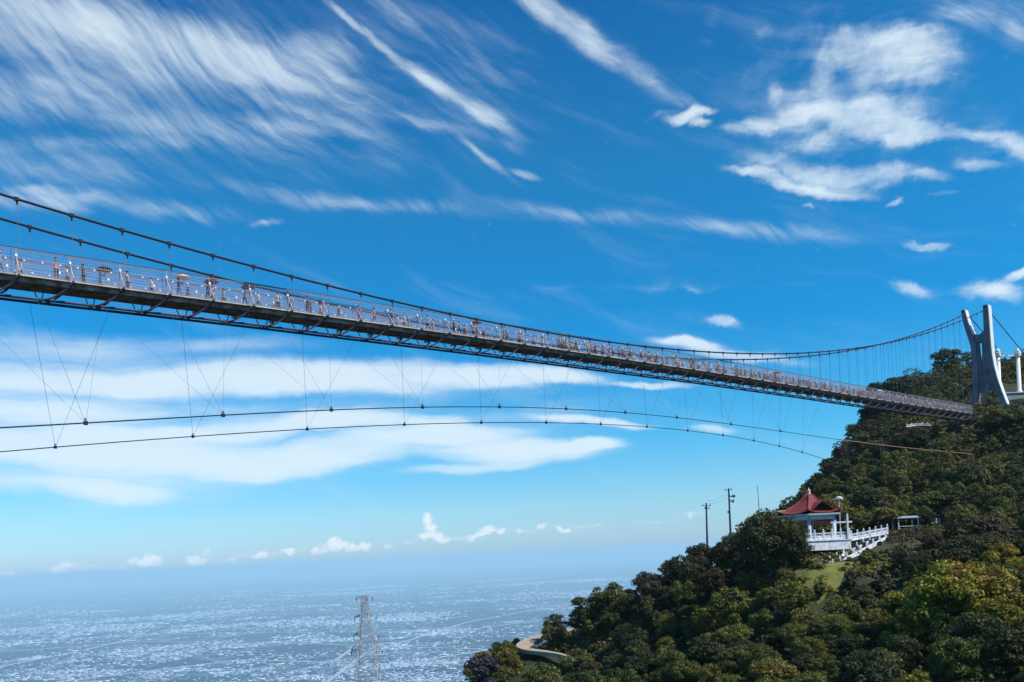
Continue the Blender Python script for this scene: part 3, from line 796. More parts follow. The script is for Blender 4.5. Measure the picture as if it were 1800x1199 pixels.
for nm_, c_ in (('yellow', (.65,.50,.12)), ('maroon', (.22,.03,.07)), ('pale blue', (.32,.45,.60))): SHIRT[nm_] = mat(nm_.replace(' ', '_')+'_shirt', c_, .85)
ORDW = ['first','second','third','fourth','fifth','sixth','seventh','eighth','ninth','tenth','eleventh','twelfth']
t_ = 26.6; CR = {}
while t_ < 200:
    for q in range(1 if t_ < 60 else 2):
        tq = t_+rr.uniform(-.4,.4); sk = rr.choice(['white','white','pink','dark','red','blue','grey','yellow','maroon','pale blue','white','pink']); hk = rr.choice(['short','long','short','hat'])
        hn = {'short':'short-haired','long':'long-haired','hat':'white-hatted'}[hk]
        seg = ('between black and maroon umbrellas' if tq < 46.7 else 'just past maroon umbrella' if tq < 75 else 'before crimson umbrella' if tq < 113.3 else 'between crimson and off-white umbrellas' if tq < 152.9 else 'near the pylon end')
        snm = {'red':'dark red'}.get(sk, sk)
        o = person(tq, rr.uniform(-1.0, 1.0), HB+(0 if rr.random() < .6 else math.pi)+rr.uniform(-.3,.3), rr.choice(['walk','walk','stand','rail']), sk, hk, 'walker', 'walkers in the crowd on the bridge', rr.uniform(.9, 1.05))
        CR.setdefault((hn, snm, seg), []).append((tq, o))
    t_ += rr.uniform(.9, 2.0)
for (hn, snm, seg), l in CR.items():
    l.sort(key=lambda q: q[0])
    for i, (_, o) in enumerate(l): o['label'] = hn+' walker in '+snm+' top '+seg+('' if len(l) == 1 else ', '+(ORDW+['thirteenth','fourteenth','fifteenth','sixteenth'])[min(i, 15)]+' from left')
for tt, m_, lb in ((46.7, mat('maroon_umbrella', (.16,.02,.04), .7), 'small maroon umbrella above the crowd at mid bridge'),
                   (113.3, mat('crimson_umbrella', (.55,.04,.10), .7), 'crimson umbrella above the crowd on the upper bridge'),
                   (152.9, mat('off_white_umbrella', (.85,.78,.78), .7), 'off-white umbrella nearest the pylon on the bridge')):
    person(tt, .5, HB, 'umb', 'crowd', 'short', 'person holding the '+lb.split(' above')[0].split(' nearest')[0]); umbrella(tt, .5, m_, lb)

# ------------------------------------------------------------------ platform with white columns by the pylon
pf = P(1792, 692, 224)
o = empty('viewing_platform', pf); tag(o, 'grey concrete platform behind the forked pylon', 'platform')
rzp = math.atan2(D.y, D.x)-math.pi/2
mb = MB(); mb.box((1.5,4,-1.6), (13,11,3.2), 0); mb.build('slab', M['conc'], o)
mb = MB(); mb.box((1.5,4,.09), (13.5,11.5,.18), 0); mb.build('coping', M['columnw'], o)
for px in (1757, 1792):
    base = P(px, 690, 225)
    hgt = (P(px, 612, 225)-base).z
    c = empty('white_column', base)
    tag(c, 'tall white column with a capped top, '+('just right of the pylon' if px < 1770 else 'at the right edge of the picture'), 'column', 'tall white columns on the platform')
    mb = MB(); mb.lathe((0,0,0), [(.72,-.3),(.72,.35),(.52,.45),(.48,hgt-2.2)], 14); mb.build('shaft', M['columnw'], c, True)
    mb = MB(); mb.lathe((0,0,hgt-2.2), [(.5,0),(.78,.1),(.78,.9),(.6,1.0),(.62,1.5),(.30,1.9),(.1,2.3)], 14); mb.build('capital', M['columnw'], c)
bm1, bm2 = P(1757, 626, 225), P(1788, 625, 225)
mb = MB(); mb.bar(bm1, bm2, .35, .4); mb.v = [tuple(Vector(v)-bm1) for v in mb.v]
o = mb.build('lintel_beam', M['columnw']); o.location = bm1
tag(o, 'thin white beam joining the two tall white columns', 'beam')

# ------------------------------------------------------------------ pavilion on its white terrace
YP = 116.0
pc = P(1430, 950, YP); PZ = pc.z
o = empty('pavilion', (pc.x+.2, pc.y+1.5, PZ)); tag(o, 'red-roofed pavilion with pale blue-grey columns on a white terrace', 'pavilion')
EAVE = P(1430, 905, YP).z-PZ; TOP = P(1427, 860, YP).z-PZ
RR = 4.55; rz0 = rad(8)
n6 = 6
def hexp(r, k, z): a = rz0+2*math.pi*k/n6; return (r*math.cos(a), r*math.sin(a), z)
mb = MB(); prof = [(0.0,TOP-.55),(.6,TOP-.85),(1.3,TOP-1.65),(2.3,TOP-2.35),(3.5,EAVE+.42),(RR,EAVE+.12)]
rings = []
for r, z in prof:
    ring = []
    for k in range(n6):
        for q in range(4):
            f = q/4; a, b_ = Vector(hexp(max(r,.05), k, z)), Vector(hexp(max(r,.05), k+1, z))
            p = a.lerp(b_, f); lift = (abs(f-.5)*2)**3*(.42*(r/RR)**3)
            ring.append((p.x*(1+lift*.08), p.y*(1+lift*.08), p.z+lift))
    rings.append(ring)
for ring in rings: mb.v += ring
n24 = 24
for i in range(len(rings)-1):
    for j in range(n24): mb.f.append((i*n24+j, (i+1)*n24+j, (i+1)*n24+(j+1)%n24, i*n24+(j+1)%n24))
rf = mb.build('roof', M['roof'], o)
md = rf.modifiers.new('thick', 'SOLIDIFY'); md.thickness = .10; md.offset = 1
for k in range(n6):
    pts = [Vector(rings[i][k*4])+Vector((0,0,.12)) for i in range(len(rings))]
    mb = MB(); mb.tube(pts, [.09,.10,.11,.12,.13,.15], 6); mb.build('roof_ridge', M['roofridge'], rf)
mb = MB(); mb.lathe((0,0,TOP-.65), [(.34,0),(.30,.18),(.16,.28),(.26,.42),(.20,.62),(.08,.78),(.02,1.0)], 10); mb.build('finial', mat('pale_pink_finial', (.72,.42,.38), .6), rf, True)
# dormer-like open gable on the front slope; near-black board paints its shaded hollow
mb = MB()
fx, fy = math.cos(rad(-82)), math.sin(rad(-82)); sx, sy = -fy, fx
def gp(s_, f_, z_): return (s_*sx+f_*fx, s_*sy+f_*fy, z_)
g0 = EAVE+.62; gt = TOP-1.75
mb.v += [gp(-1.5,2.7,g0),gp(1.5,2.7,g0),gp(-.05,2.7,gt-.06),gp(-1.5,.6,g0),gp(1.5,.6,g0),gp(-.05,.6,gt-.06)]
mb.f += [(0,1,2),(5,4,3),(0,3,4,1)]
mb.build('gable_shade_board', M['gable'], rf)
mb = MB()
for e in (-1.8, 1.8):
    mb.v += [gp(e,3.75,g0-.22),gp(-.05,3.75,gt),gp(-.05,.3,gt),gp(e,.3,g0-.22)]; n0 = len(mb.v); mb.f.append((n0-4,n0-3,n0-2,n0-1))
mb.build('gable_roof', M['roof'], rf)
# eave fascia ring and beam
for nm, r, z0, z1, mm in (('eave_fascia', RR-.15, EAVE-.10, EAVE+.10, 'paleblue'), ('ring_beam', 3.55, EAVE-.62, EAVE-.12, 'paleblue')):
    mb = MB()
    for k in range(n6): mb.bar(Vector(hexp(r,k,(z0+z1)/2)), Vector(hexp(r,k+1,(z0+z1)/2)), .22, z1-z0)
    mb.build(nm, M[mm], o)
mb = MB(); mb.prism([hexp(RR-.3,k,0)[:2] for k in range(n6)], EAVE-.04, EAVE+.03); mb.build('ceiling', M['paleblue'], o)
for k in range(n6):
    mb = MB(); x, y, _ = hexp(3.5, k, 0)
    mb.lathe((x,y,0), [(.40,0),(.40,.18),(.27,.24),(.26,EAVE-.6)], 12); mb.build('column', M['paleblue'], o, True)
mb = MB()
for k in (3, 4): 
    a, b_ = Vector(hexp(3.5,k,EAVE-1.15)), Vector(hexp(3.5,k+1,EAVE-1.15)); mb.bar(a.lerp(b_,.08), a.lerp(b_,.92), .12, .5)
mb.build('frieze', M['frieze'], o)
mb = MB(); mb.prism([hexp(4.0,k,0)[:2] for k in range(n6)], -.3, .12); mb.build('plinth', M['whitestone'], o)
# terrace
A = P(1417, 962, 111.5); Bc = P(1496, 957, 113.0)
ter = empty('terrace', (A.x, A.y, PZ)); tag(ter, 'white walled terrace under the red-roofed pavilion', 'terrace')
tw = (Bc.x-A.x); tang = math.atan2(Bc.y-A.y, Bc.x-A.x)
ter.rotation_euler.z = tang
tl = math.hypot(Bc.x-A.x, Bc.y-A.y)
ZW = PZ-1.35
mb = MB(); mb.box((tl/2, 5.5, -.70), (tl, 11, 1.3)); mb.build('base_wall', M['whitestone'], ter)
mb = MB(); mb.box((tl/2, 5.5, -.05), (tl+.25, 11.25, .14)); mb.build('coping', M['whitestone'], ter)
def balustrade(name, pts, parent, label=None, cat=None, group=None, post_every=1.25, h=1.05, panel=True):
    """posts with round caps, a top rail, a bottom rail and pierced panels"""
    root = parent
    if parent is None: root = empty(name, pts[0]); tag(root, label, cat, group)
    loc = (lambda p: Vector(p)-root.location) if parent is None else (lambda p: Vector(p))
    for a, b_ in zip(pts[:-1], pts[1:]):
        a, b_ = loc(a), loc(b_); ln_ = (b_-a).length; n = max(1, round(ln_/post_every))
        up = Vector((0,0,1))
        mb = MB(); mb.bar(a+up*(h*.82), b_+up*(h*.82), .14, .12); mb.bar(a+up*.12, b_+up*.12, .18, .2); mb.build('rail', M['whitestone'], root)
        if panel:
            mb = MB(); m_ = n*4
            for q in range(m_):
                if q % 4 == 0: continue
                p = a.lerp(b_, q/m_); mb.lathe(tuple(p+up*.2), [(.05,0),(.10,.18),(.045,.42),(.07,h*.82-.25)], 6)
            mb.bar(a+up*.38, b_+up*.38, .06, .34)
            mb.build('balusters', M['whitestone'], root)
        for q in range(n+1):
            p = a.lerp(b_, q/n)
            mb = MB(); mb.box(p+up*(h*.5), (.22,.22,h)); mb.lathe(tuple(p+up*h), [(.15,0),(.15,.05),(.07,.08),(.12,.18),(.10,.28),(.02,.34)], 8)
            mb.build('post', M['whitestone'], root)
balustrade('balustrade', [(0,10.8,0.02),(0.1,.1,.02),(tl-.1,.1,.02)], ter)
e0 = P(1497, 951, 113.2); e1 = P(1560, 939, 117)
balustrade('balustrade', [e0, e1], None, 'short white balustrade running from the terrace to the top of the stairs', 'balustrade')
s_top, s_bot = P(1557, 946, 115.5), P(1464, 995, 105.5)
# stairs
st = empty('stairway', s_bot); tag(st, 'white stone stairs descending from the terrace to the lawn', 'stairs')
dv = s_top-s_bot; nst = 24; hd_ = Vector((dv.x, dv.y, 0)).normalized(); wd = Vector((-hd_.y, hd_.x, 0))*.75
mb = MB()
for k in range(nst):
    p = dv*((k+.5)/nst); mb.box(p+wd*.9+Vector((0,0,-.4)), (Vector((dv.x,dv.y,0)).length/nst, 1.7, .8), math.atan2(hd_.y, hd_.x))
mb.build('steps', M['whitestone'], st)
for s_ in (0, 1.8):
    mb = MB(); mb.bar(wd*s_+Vector((0,0,-.12)), dv+wd*s_+Vector((0,0,-.12)), .22, .62); mb.build('parapet', M['whitestone'], st)
for s_ in (0, 1.8):
    for k in range(9):
        p = dv*(k/8)+wd*s_; mb = MB(); mb.box(p+Vector((0,0,.15)), (.24,.24,.85)); mb.lathe(tuple(p+Vector((0,0,.57))), [(.15,0),(.07,.06),(.12,.16),(.02,.3)], 8); mb.build('post', M['whitestone'], st)
for px, py, w_, lb in ((1424,998,1.2,'long low white kerb block on the lawn below the terrace'),(1444,995,.4,'small white block between the kerb block and the stairs'),(1457,992,.45,'white block at the foot of the white stairs')):
    p = P(px, py, 105); mb = MB(); mb.box((0,0,0), (w_,.5,.62)); mb.box((0,0,.34), (w_+.08,.58,.07)); q = mb.build('kerb_block', M['columnw']); q.location = p; tag(q, lb, 'block')
# lamp posts around the pavilion
def lamp_post(px, ytop, ybase, Y, lb):
    b_, t_ = P(px, ybase, Y), P(px, ytop, Y); h = t_.z-b_.z
    o = empty('street_lamp', b_); tag(o, lb, 'lamp')
    mb = MB(); mb.tube([(0,0,0),(0,0,h)], .06, 8); mb.build('pole', M['white'], o)
    mb = MB(); mb.tube([(0,0,h-.1),(-.5,0,h),(-.9,0,h-.05)], .04, 6); mb.build('arm', M['white'], o)
    mb = MB(); mb.lathe((0,0,h), [(.10,-.1),(.50,0),(.5,.22),(.2,.34),(.02,.38)], 12); mb.build('lamp_head', M['lamp'], o)
lamp_post(1478, 877, 945, 122, 'white street lamp rising behind the right side of the pavilion roof')
b_ = P(1491, 946, 112.8); t2 = P(1491, 903, 112.8)
o = empty('white_signpost', b_); tag(o, 'white post with a crossbar standing on the terrace right of the pavilion columns', 'post')
mb = MB(); mb.bar((0,0,0), (0,0,t2.z-b_.z), .20); mb.build('post', M['white'], o)
mb = MB(); mb.bar((-2.2,.0,2.15), (.6,.0,2.15), .12, .22); mb.build('crossbar', M['white'], o)

# shelter to the right of the pavilion, half hidden
p = P(1592, 932, 131); o = empty('small_shelter', p); tag(o, 'small pale-roofed shelter half hidden by trees right of the pavilion', 'shelter')
mb = MB(); mb.box((0,0,1.9), (3.6,2.6,.16)); mb.box((.3,-.2,2.05), (2.6,1.6,.14)); mb.build('roof', mat('pale_green_roof', (.50,.62,.62), .5), o)
for sx_, sy_ in ((-1.5,-1),(1.5,-1),(1.5,1),(-1.5,1)):
    mb = MB(); mb.bar((sx_,sy_,-1.5), (sx_,sy_,1.84), .14); mb.build('post', M['white'], o)
mb = MB(); mb.bar((-1.5,-1.05,.6),(1.5,-1.05,.6),.08); mb.bar((-1.5,-1.05,.2),(1.5,-1.05,.2),.08); mb.build('rail', M['white'], o)
balustrade('handrail', [P(1628,930,131), P(1652,922,133)], None, 'short white handrail among the trees at the right of the small shelter', 'handrail', None, 1.0, .8, False)
balustrade('handrail', [P(1594,751,196), P(1612,748,198), P(1640,749,199)], None, 'short white handrail on the slope just under the bridge deck', 'handrail', None, 1.6, .55, False)

# ------------------------------------------------------------------ utility poles and mast
def upole(px, ybase, ytop, Y, lean, arms, boxes, lb, nm='utility_pole'):
    b0, t0 = P(px, ybase, Y), P(px, ytop, Y); h = t0.z-b0.z+3.5
    o = empty(nm, b0-Vector((0,0,3.5))); tag(o, lb, 'pole'); o.rotation_euler = (0, lean, 0)
    mb = MB(); mb.tube([(0,0,0),(0,0,h)], [.20,.12] if nm == 'utility_pole' else [.09,.04], 8); mb.build('shaft', M['pole'], o)
    for z, x0, x1 in arms:
        mb = MB(); mb.bar((x0,-.12,h-z), (x1,-.12,h-z), .09); mb.build('crossarm', M['poledark'], o)
        for x in (x0+.1, (x0+x1)/2, x1-.1):
            if abs(x) < .08: continue
            mb = MB(); mb.lathe((x,-.12,h-z+.04), [(.03,0),(.06,.06),(.04,.12),(.06,.16),(.02,.24)], 6); mb.build('insulator', M['poledark'], o)
    for z, x, sz in boxes:
        mb = MB(); mb.lathe((x,0,h-z), [(sz*.5,0),(sz*.55,.06),(sz*.55,sz*1.0),(sz*.45,sz*1.12)], 10); mb.bar((0,0,h-z+.15), (x,0,h-z+.15), .08); mb.build('transformer', M['poledark'], o)
    return o, h
upole(1242, 938, 884, 140, rad(1.2), [(.45,-.75,.75),(.95,-.35,.55)], [(.9,-.1,.2)], 'leftmost utility pole, short with two crossarms at its top')
upole(1284, 936, 858, 134, rad(.2), [(.3,-.7,.5),(1.3,0,1.0),(2.0,0,.8)], [(1.5,.75,.34),(2.3,.6,.26),(3.9,-.18,.30)], 'tallest utility pole, carrying dark transformer boxes, beside the pavilion hill')
upole(1336, 905, 853, 142, rad(-1.5), [], [], 'thin bare mast right of the utility poles', 'thin_mast')
mb = MB()
a_, b_ = P(1242, 889, 140)+Vector((0,0,.3)), P(1284, 872, 134)
for dz in (0, .5):
    pts = [a_.lerp(b_, q)+Vector((0,0,dz-1.2*q*(1-q))) for q in np.linspace(0,1,8)]; mb.tube([p-a_ for p in pts], .012, 4)
w_ = mb.build('power_line', M['tie']); w_.location = a_; tag(w_, 'pair of thin sagging wires between the two utility poles', 'wire')

# ------------------------------------------------------------------ lattice transmission tower
YT = 400.0
ptop = P(640, 1047, YT)
tx, ty = ptop.x, YT; tz0 = hz(tx, ty)-1
o = empty('transmission_tower', (tx, ty, tz0)); tag(o, 'grey steel lattice transmission tower rising from below the picture edge', 'tower')
TH = ptop.z-tz0
def wid(z):                            # half width by height below the top
    d = TH-z
    return float(np.interp(d, [0, 8, 12, 40, 90], [1.3, 1.6, 2.2, 5.6, 11.0]))
mb = MB(); zs = [0]; 
while zs[-1] < TH-.5: zs.append(min(TH, zs[-1]+max(1.5, wid(zs[-1])*.95)))
cr_ = ((-1,-1),(1,-1),(1,1),(-1,1))
for c in cr_: 
    mb = MB()
    for a, b_ in zip(zs[:-1], zs[1:]): mb.bar((c[0]*wid(a), c[1]*wid(a), a), (c[0]*wid(b_), c[1]*wid(b_), b_), .34)
    mb.build('corner_leg', M['lattice'], o)
mb = MB()
for a, b_ in zip(zs[:-1], zs[1:]):
    for i in range(4):
        c, d = cr_[i], cr_[(i+1)%4]; wa, wb = wid(a), wid(b_)
        mb.bar((c[0]*wa,c[1]*wa,a), (d[0]*wb,d[1]*wb,b_), .17); mb.bar((d[0]*wa,d[1]*wa,a), (c[0]*wb,c[1]*wb,b_), .17)
        mb.bar((c[0]*wb,c[1]*wb,b_), (d[0]*wb,d[1]*wb,b_), .16)
mb.build('lattice_bracing', M['lattice'], o)
def arm(z, l, r, h=1.1):
    for s, ln_ in ((-1, l), (1, r)):
        mb = MB(); w = wid(z); tip = (s*ln_, 0, z+.2)
        for yy in (-1, 1):
            mb.bar((s*w, yy*w, z+h), tip, .16); mb.bar((s*w, yy*w, z), tip, .18)
            for q in (.25, .5, .75):
                a_ = Vector((s*w, yy*w, z)).lerp(Vector(tip), q); b2 = Vector((s*w, yy*w, z+h)).lerp(Vector(tip), q); c2 = Vector((s*w, yy*w, z+h)).lerp(Vector(tip), q-.25)
                mb.bar(a_, b2, .12); mb.bar(a_, c2, .12)
        ca = mb.build('cross_arm', M['lattice'], o)
        mb = MB(); mb.lathe((s*(ln_-.1), 0, z-2.0), [(.1,0),(.22,.2),(.14,.5),(.22,.8),(.14,1.1),(.22,1.4),(.08,2.1)], 8)
        mb.build('insulator_string', M['poledark'], ca)
arm(TH-.7, 3.8, 3.8, .5); arm(TH-10, 5.2, 5.2, 1.6); arm(TH-18.5, 5.8, 5.8, 1.8); arm(TH-26, 7.4, 7.4, 2.0)
# service tower jib and antenna cluster at the left
mb = MB(); mb.bar((-2.5,0,TH-22), (-14.5,-3,TH-29.5), .9, .9); mb.bar((-14.5,-3,TH-29.5), (-15.5,-3,TH-31.5), .7); mb.build('jib', mat('pale_jib_steel', (.62,.62,.68), .6), o)

# ------------------------------------------------------------------ road and lawn
def ribbon(name, cl, wdt, m, lift=.12, z_of=None):
    mb = MB(); pts = []
    for i, p in enumerate(cl):
        d = (Vector(cl[min(i+1,len(cl)-1)])-Vector(cl[max(i-1,0)])); d.z = 0; d.normalize(); nn = Vector((-d.y, d.x, 0))
        w0 = wdt; f_ = i/(len(cl)-1); wdt_ = wdt*(1 if f_ < .62 else max(.28, 1-(f_-.62)*3.2)); Wd = wdt_/2
        mb.v += [tuple(Vector(p)+nn*Wd), tuple(Vector(p)-nn*Wd)]
        mb.v += [tuple(Vector(p)+nn*Wd-Vector((0,0,.6))), tuple(Vector(p)-nn*Wd-Vector((0,0,.6)))]
    for i in range(len(cl)-1):
        a = i*4; mb.f += [(a,a+1,a+5,a+4),(a+2,a,a+4,a+6),(a+1,a+3,a+7,a+5)]
    n_ = len(mb.v)-4; mb.f += [(n_, n_+1, n_+3, n_+2), (1, 0, 2, 3)]
    return mb.build(name, m)
rc = [P(1040,1100,150),P(1010,1106,148),P(980,1110,146),P(950,1118,143),P(930,1126,140),P(922,1134,136.5),P(935,1141,133),P(960,1145,130.5),P(985,1149,128),P(1010,1157,125)]
def smooth(cl, n=6):
    out = []
    for i in range(len(cl)-1):
        p0, p1, p2, p3 = cl[max(i-1,0)], cl[i], cl[i+1], cl[min(i+2,len(cl)-1)]
        for k in range(n):
            t = k/n; out.append(.5*((2*p1)+(p2-p0)*t+(2*p0-5*p1+4*p2-p3)*t*t+(-p0+3*p1-3*p2+p3)*t**3))
    return out+[cl[-1]]
rcs = smooth(rc); rcs = [Vector((p.x, p.y, max(p.z, hz(p.x, p.y)+.15))) for p in rcs]
tag(ribbon('road', rcs, 2.7, M['road']), kind='structure')
lw = [P(1372,1012,104),P(1395,1008,103),P(1430,1006,102.5),P(1470,1002,102),P(1500,992,103)]
mb = MB(); top = [P(1366,1004,105),P(1400,1003,105.5),P(1440,1003,104.5),P(1468,1000,104.5),P(1500,988,105.5)]
bot = [P(1366,1016,100.5),P(1402,1020,99.8),P(1436,1024,98.8),P(1470,1016,99.5),P(1500,996,102.5)]
NQ = 14
def on_edge(e, f):
    i = min(int(f*4), 3); return e[i].lerp(e[i+1], f*4-i)
for i in range(NQ+1):
    a, b_ = on_edge(top, i/NQ), on_edge(bot, i/NQ)
    for q in range(9):
        p = a.lerp(b_, q/8+(.06*math.sin(i*1.9) if q == 8 else 0)); mb.v.append((p.x, p.y, hz(p.x, p.y)+.10))
for i in range(NQ):
    for q in range(8): mb.f.append((i*9+q, i*9+q+1, i*9+q+10, i*9+q+9))
tag(mb.build('lawn', M['lawn'], None, True), kind='structure')

# ------------------------------------------------------------------ vegetation
def leafquads(rng, centers, radii, per, size, squash=.8, upb=.35):
    """rhombic leaf clumps on the outer shells of the given blobs"""
    out = []
    for c, r, n in zip(centers, radii, per):
        d = rng.normal(size=(n,3)); d /= np.linalg.norm(d, axis=1)[:,None]
        d[:,2] = np.where(d[:,2] < -.35, -d[:,2]*.6, d[:,2])
        rr_ = r*(.62+.45*rng.random(n)**.7)
        p = np.asarray(c)+d*rr_[:,None]*np.array([1,1,squash])
        nrm = d+rng.normal(size=(n,3))*.55+np.array([0,0,upb]); nrm /= np.linalg.norm(nrm, axis=1)[:,None]
        a = np.cross(nrm, rng.normal(size=(n,3))); a /= np.linalg.norm(a, axis=1)[:,None]
        b_ = np.cross(nrm, a); s = size*(.6+.8*rng.random(n))
        a *= s[:,None]*.5; b_ *= (s*(.45+.35*rng.random(n)))[:,None]*.5
        fold = nrm*(s*.12)[:,None]
        out.append(np.stack([p-a, p-b_+fold, p+a, p+b_+fold], 1))
    return np.concatenate(out)
def crown_blobs(rng, R, H, n, shape, rlo=.12, rhi=.30):
    cs, rs = [], []
    for _ in range(n):
        while True:
            v = rng.uniform(-1, 1, 3)
            if (v**2).sum() < 1: break
        if shape == 'tall': v[:2] *= .62
        if shape == 'flat': v[2] = v[2]*.5+.25
        r = R*rng.uniform(rlo, rhi)
        cs.append((v[0]*R*.80, v[1]*R*.80, H*.56+v[2]*H*.38)); rs.append(r)
    return cs, rs
def tree_variant(seed, R, H, n, leaves, size, leafm, shape='round'):
    rng = np.random.default_rng(seed)
    cs, rs = crown_blobs(rng, R, H, n, 'round' if shape == 'big' else shape, *((.26, .42) if shape == 'big' else (.11, .28)))
    w = np.array(rs)**2; per = np.maximum(20, (leaves*w/w.sum()).astype(int))
    Q = leafquads(rng, cs, rs, per, size)
    crown = np_quads('crown', Q, leafm)
    mb = MB(); hb = H*.30
    tp = (rng.uniform(-.2,.2), rng.uniform(-.2,.2), H*.6)
    mb.tube([(0,0,-1.2),(tp[0]*.3,tp[1]*.3,hb),(tp[0],tp[1],H*.62)], [H*.035,H*.024,H*.010], 7)
    for c in cs[:9]:
        f = rng.uniform(.2,.8); a = Vector((tp[0]*f, tp[1]*f, hb+(H*.62-hb)*f*.7)); mb.tube([a, a.lerp(Vector(c), .55)+Vector((0,0,.1)), c], [H*.014,H*.009,H*.004], 5)
    trunk = mb.mesh('trunk', M['bark'])
    return crown, trunk
VAR = {}
spec = [('dark',M['leaf_dark']),('mid',M['leaf_mid']),('olive',M['leaf_olive']),('brown',M['leaf_brown'])]
for i, (k, m_) in enumerate(spec):
    for j in range(3):
        VAR[(k,j)] = tree_variant(100+i*10+j, 2.5, 5.2, 80+j*8, 5600, .24, m_, ('round','flat','round')[j])
VAR[('near',0)] = tree_variant(201, 2.6, 5.4, 85, 8500, .20, M['leaf_mid'])
VAR[('near',1)] = tree_variant(202, 2.6, 5.2, 85, 8500, .20, M['leaf_olive'], 'flat')
VAR[('near',2)] = tree_variant(203, 2.5, 5.6, 85, 8500, .20, M['leaf_dark'])
VAR[('neary',0)] = tree_variant(204, 2.6, 5.0, 85, 8500, .20, M['leaf_yellow'], 'flat')
VAR[('neary',1)] = tree_variant(205, 2.4, 5.6, 85, 8500, .20, M['leaf_yellow'])
VAR[('bigdark',0)] = tree_variant(206, 4.3, 8.5, 120, 15000, .26, M['leaf_dark'])
VAR[('sparse',0)] = tree_variant(207, 1.9, 5.2, 16, 2600, .30, M['leaf_blue'], 'big')
VAR[('knob',0)] = tree_variant(208, 2.4, 6.0, 20, 4200, .30, M['leaf_dark'], 'big')
def tree(x, y, z, var, s, label, cat='tree', group=None, rz=None, name='broadleaf_tree'):
    c, t = VAR[var]; o = empty(name, (x, y, z), random.uniform(0, 6.28) if rz is None else rz); o.scale = (s, s, s*random.uniform(.92, 1.1))
    link('crown', c, o); link('trunk', t, o); return tag(o, label, cat, group)
def proj(x, y, z):
    u, v = x/y, z/y; c, s = math.cos(ROLL), math.sin(ROLL)
    return CX+(u*c-v*s)*F, CY-(u*s+v*c)*F
# boxes of the photograph that nearer trees must leave open: (x0,y0,x1,y1,depth limit)
keep = [(1416,850,1500,968,112),(1378,858,1420,914,112),(1372,965,1460,1026,97),(1455,938,1562,1002,102),(1500,925,1565,950,114),(906,1094,1012,1148,124),
        (1574,904,1606,928,128),(1630,912,1656,926,130),(1744,606,1800,706,222),(1708,590,1770,706,208),(1590,740,1642,754,194),(1150,640,1712,742,195),(1478,772,1600,792,160),(1600,786,1690,802,172),(1690,796,1800,812,183)]
roadpts = [Vector((p.x,p.y)) for p in smooth(rc,3)]
def blocked(x, y, z, R, H):
    cx_, cyT = proj(x, y, z+H*.96); _, cyB = proj(x, y, z)
    rp = R/y*F*.85
    for x0, y0, x1, y1, dl in keep:
        if y < dl and cx_+rp > x0 and cx_-rp < x1 and cyT < y1 and cyB > y0: return True
    if 36 < x < 58 and 105 < y < 126.5 and x-36 > (y-126.5)*0: 
        if z+H > PZ-1.2 and x < 53: return True
    if math.hypot(x-pc.x, y-pc.y-1.5) < 6.5: return True
    for q in roadpts:
        if (q-Vector((x, y))).length < 1.9+R*.55: return True
    if math.hypot(x-BASE.x, y-BASE.y) < 5: return True
    if (Vector((x,y,0))-Vector((pf.x+1.5,pf.y+4,0))).length < 8.5: return True
    # stay clear of the deck itself
    rel = Vector((x,y,0))-Vector((AX0.x,AX0.y,0)); t = rel.dot(D); n = rel.dot(NN)
    if abs(n) < 3.2+R*.6 and 0 < t < 203 and z+H > floor_z(t)-1.7: return True
    return False
fr = np.random.default_rng(3)
cand = []
xs = fr.uniform(-20, 235, 26000); ys = fr.uniform(42, 320, 26000); zs_ = hz_np(xs, ys)
grid = {}
def far_enough(x, y, sp):
    gx_, gy_ = int(x//4), int(y//4)
    for a in range(gx_-2, gx_+3):
        for c in range(gy_-2, gy_+3):
            for (px, py) in grid.get((a, c), ()):
                if (px-x)**2+(py-y)**2 < sp*sp: return False
    return True
# which terrain points does the photograph see? march the sight line
def visible(x, y, z, m=1.0):
    f = np.linspace(.25, .97, 26); g_ = hz_np(x*f, y*f)
    return not np.any(g_+m > z*f)
for x, y, z in zip(xs, ys, zs_):
    px, py = proj(x, y, z+4)
    if not (838 < px < 1900 and 520 < py < 1330): continue
    sp = 2.6 if y < 95 else (2.9 if y < 180 else 3.6)
    if not far_enough(x, y, sp): continue
    s = fr.uniform(.55, 1.05)*(1.3 if fr.random() < .12 else 1)
    if not visible(x, y, z+5): continue
    if blocked(x, y, z, 2.5*s, 5.2*s):
        s *= .5
        if blocked(x, y, z, 2.5*s, 5.2*s):
            s *= .55
            if blocked(x, y, z, 2.5*s, 5.2*s): continue
    grid.setdefault((int(x//4), int(y//4)), []).append((x, y))
    cand.append((x, y, z, s))
cand.sort(key=lambda c: -(c[3]/c[1]))
print('tree candidates', len(cand))
def zone(px, py, y):
    if y > 198: return 'on ridge left of pylon' if px < 1700 else 'on ridge behind pylon'
    if py < 790: return 'under upper bridge end' if px < 1700 else 'at foot of pylon'
    if py < 850: return 'on slope below bridge end'+(' at right edge' if px > 1680 else '')
    if px < 1000: return 'below the road bend' if py > 1140 else 'beside the road bend'
    if px < 1180: return 'right of the road bend' if py < 1120 else 'at bottom, right of road'
    if px < 1400: return 'left of the pavilion' if py < 1000 else ('left of the lawn' if py < 1080 else 'at bottom, left of lawn')
    if py < 910: return 'on slope above pavilion' if px < 1640 else 'upper right of pavilion'
    if py < 985: return 'right of the white stairs' if px < 1680 else 'at right edge level with pavilion'
    if px < 1560: return 'just below the lawn' if py < 1100 else 'at bottom, below lawn'
    return 'in the right thicket'+(' top row' if py < 1050 else (' middle' if py < 1120 else ' bottom'))
ORD = ['first','second','third','fourth','fifth','sixth','seventh','eighth','ninth','tenth','eleventh','twelfth','thirteenth','fourteenth','fifteenth','sixteenth','seventeenth','eighteenth','nineteenth','twentieth']
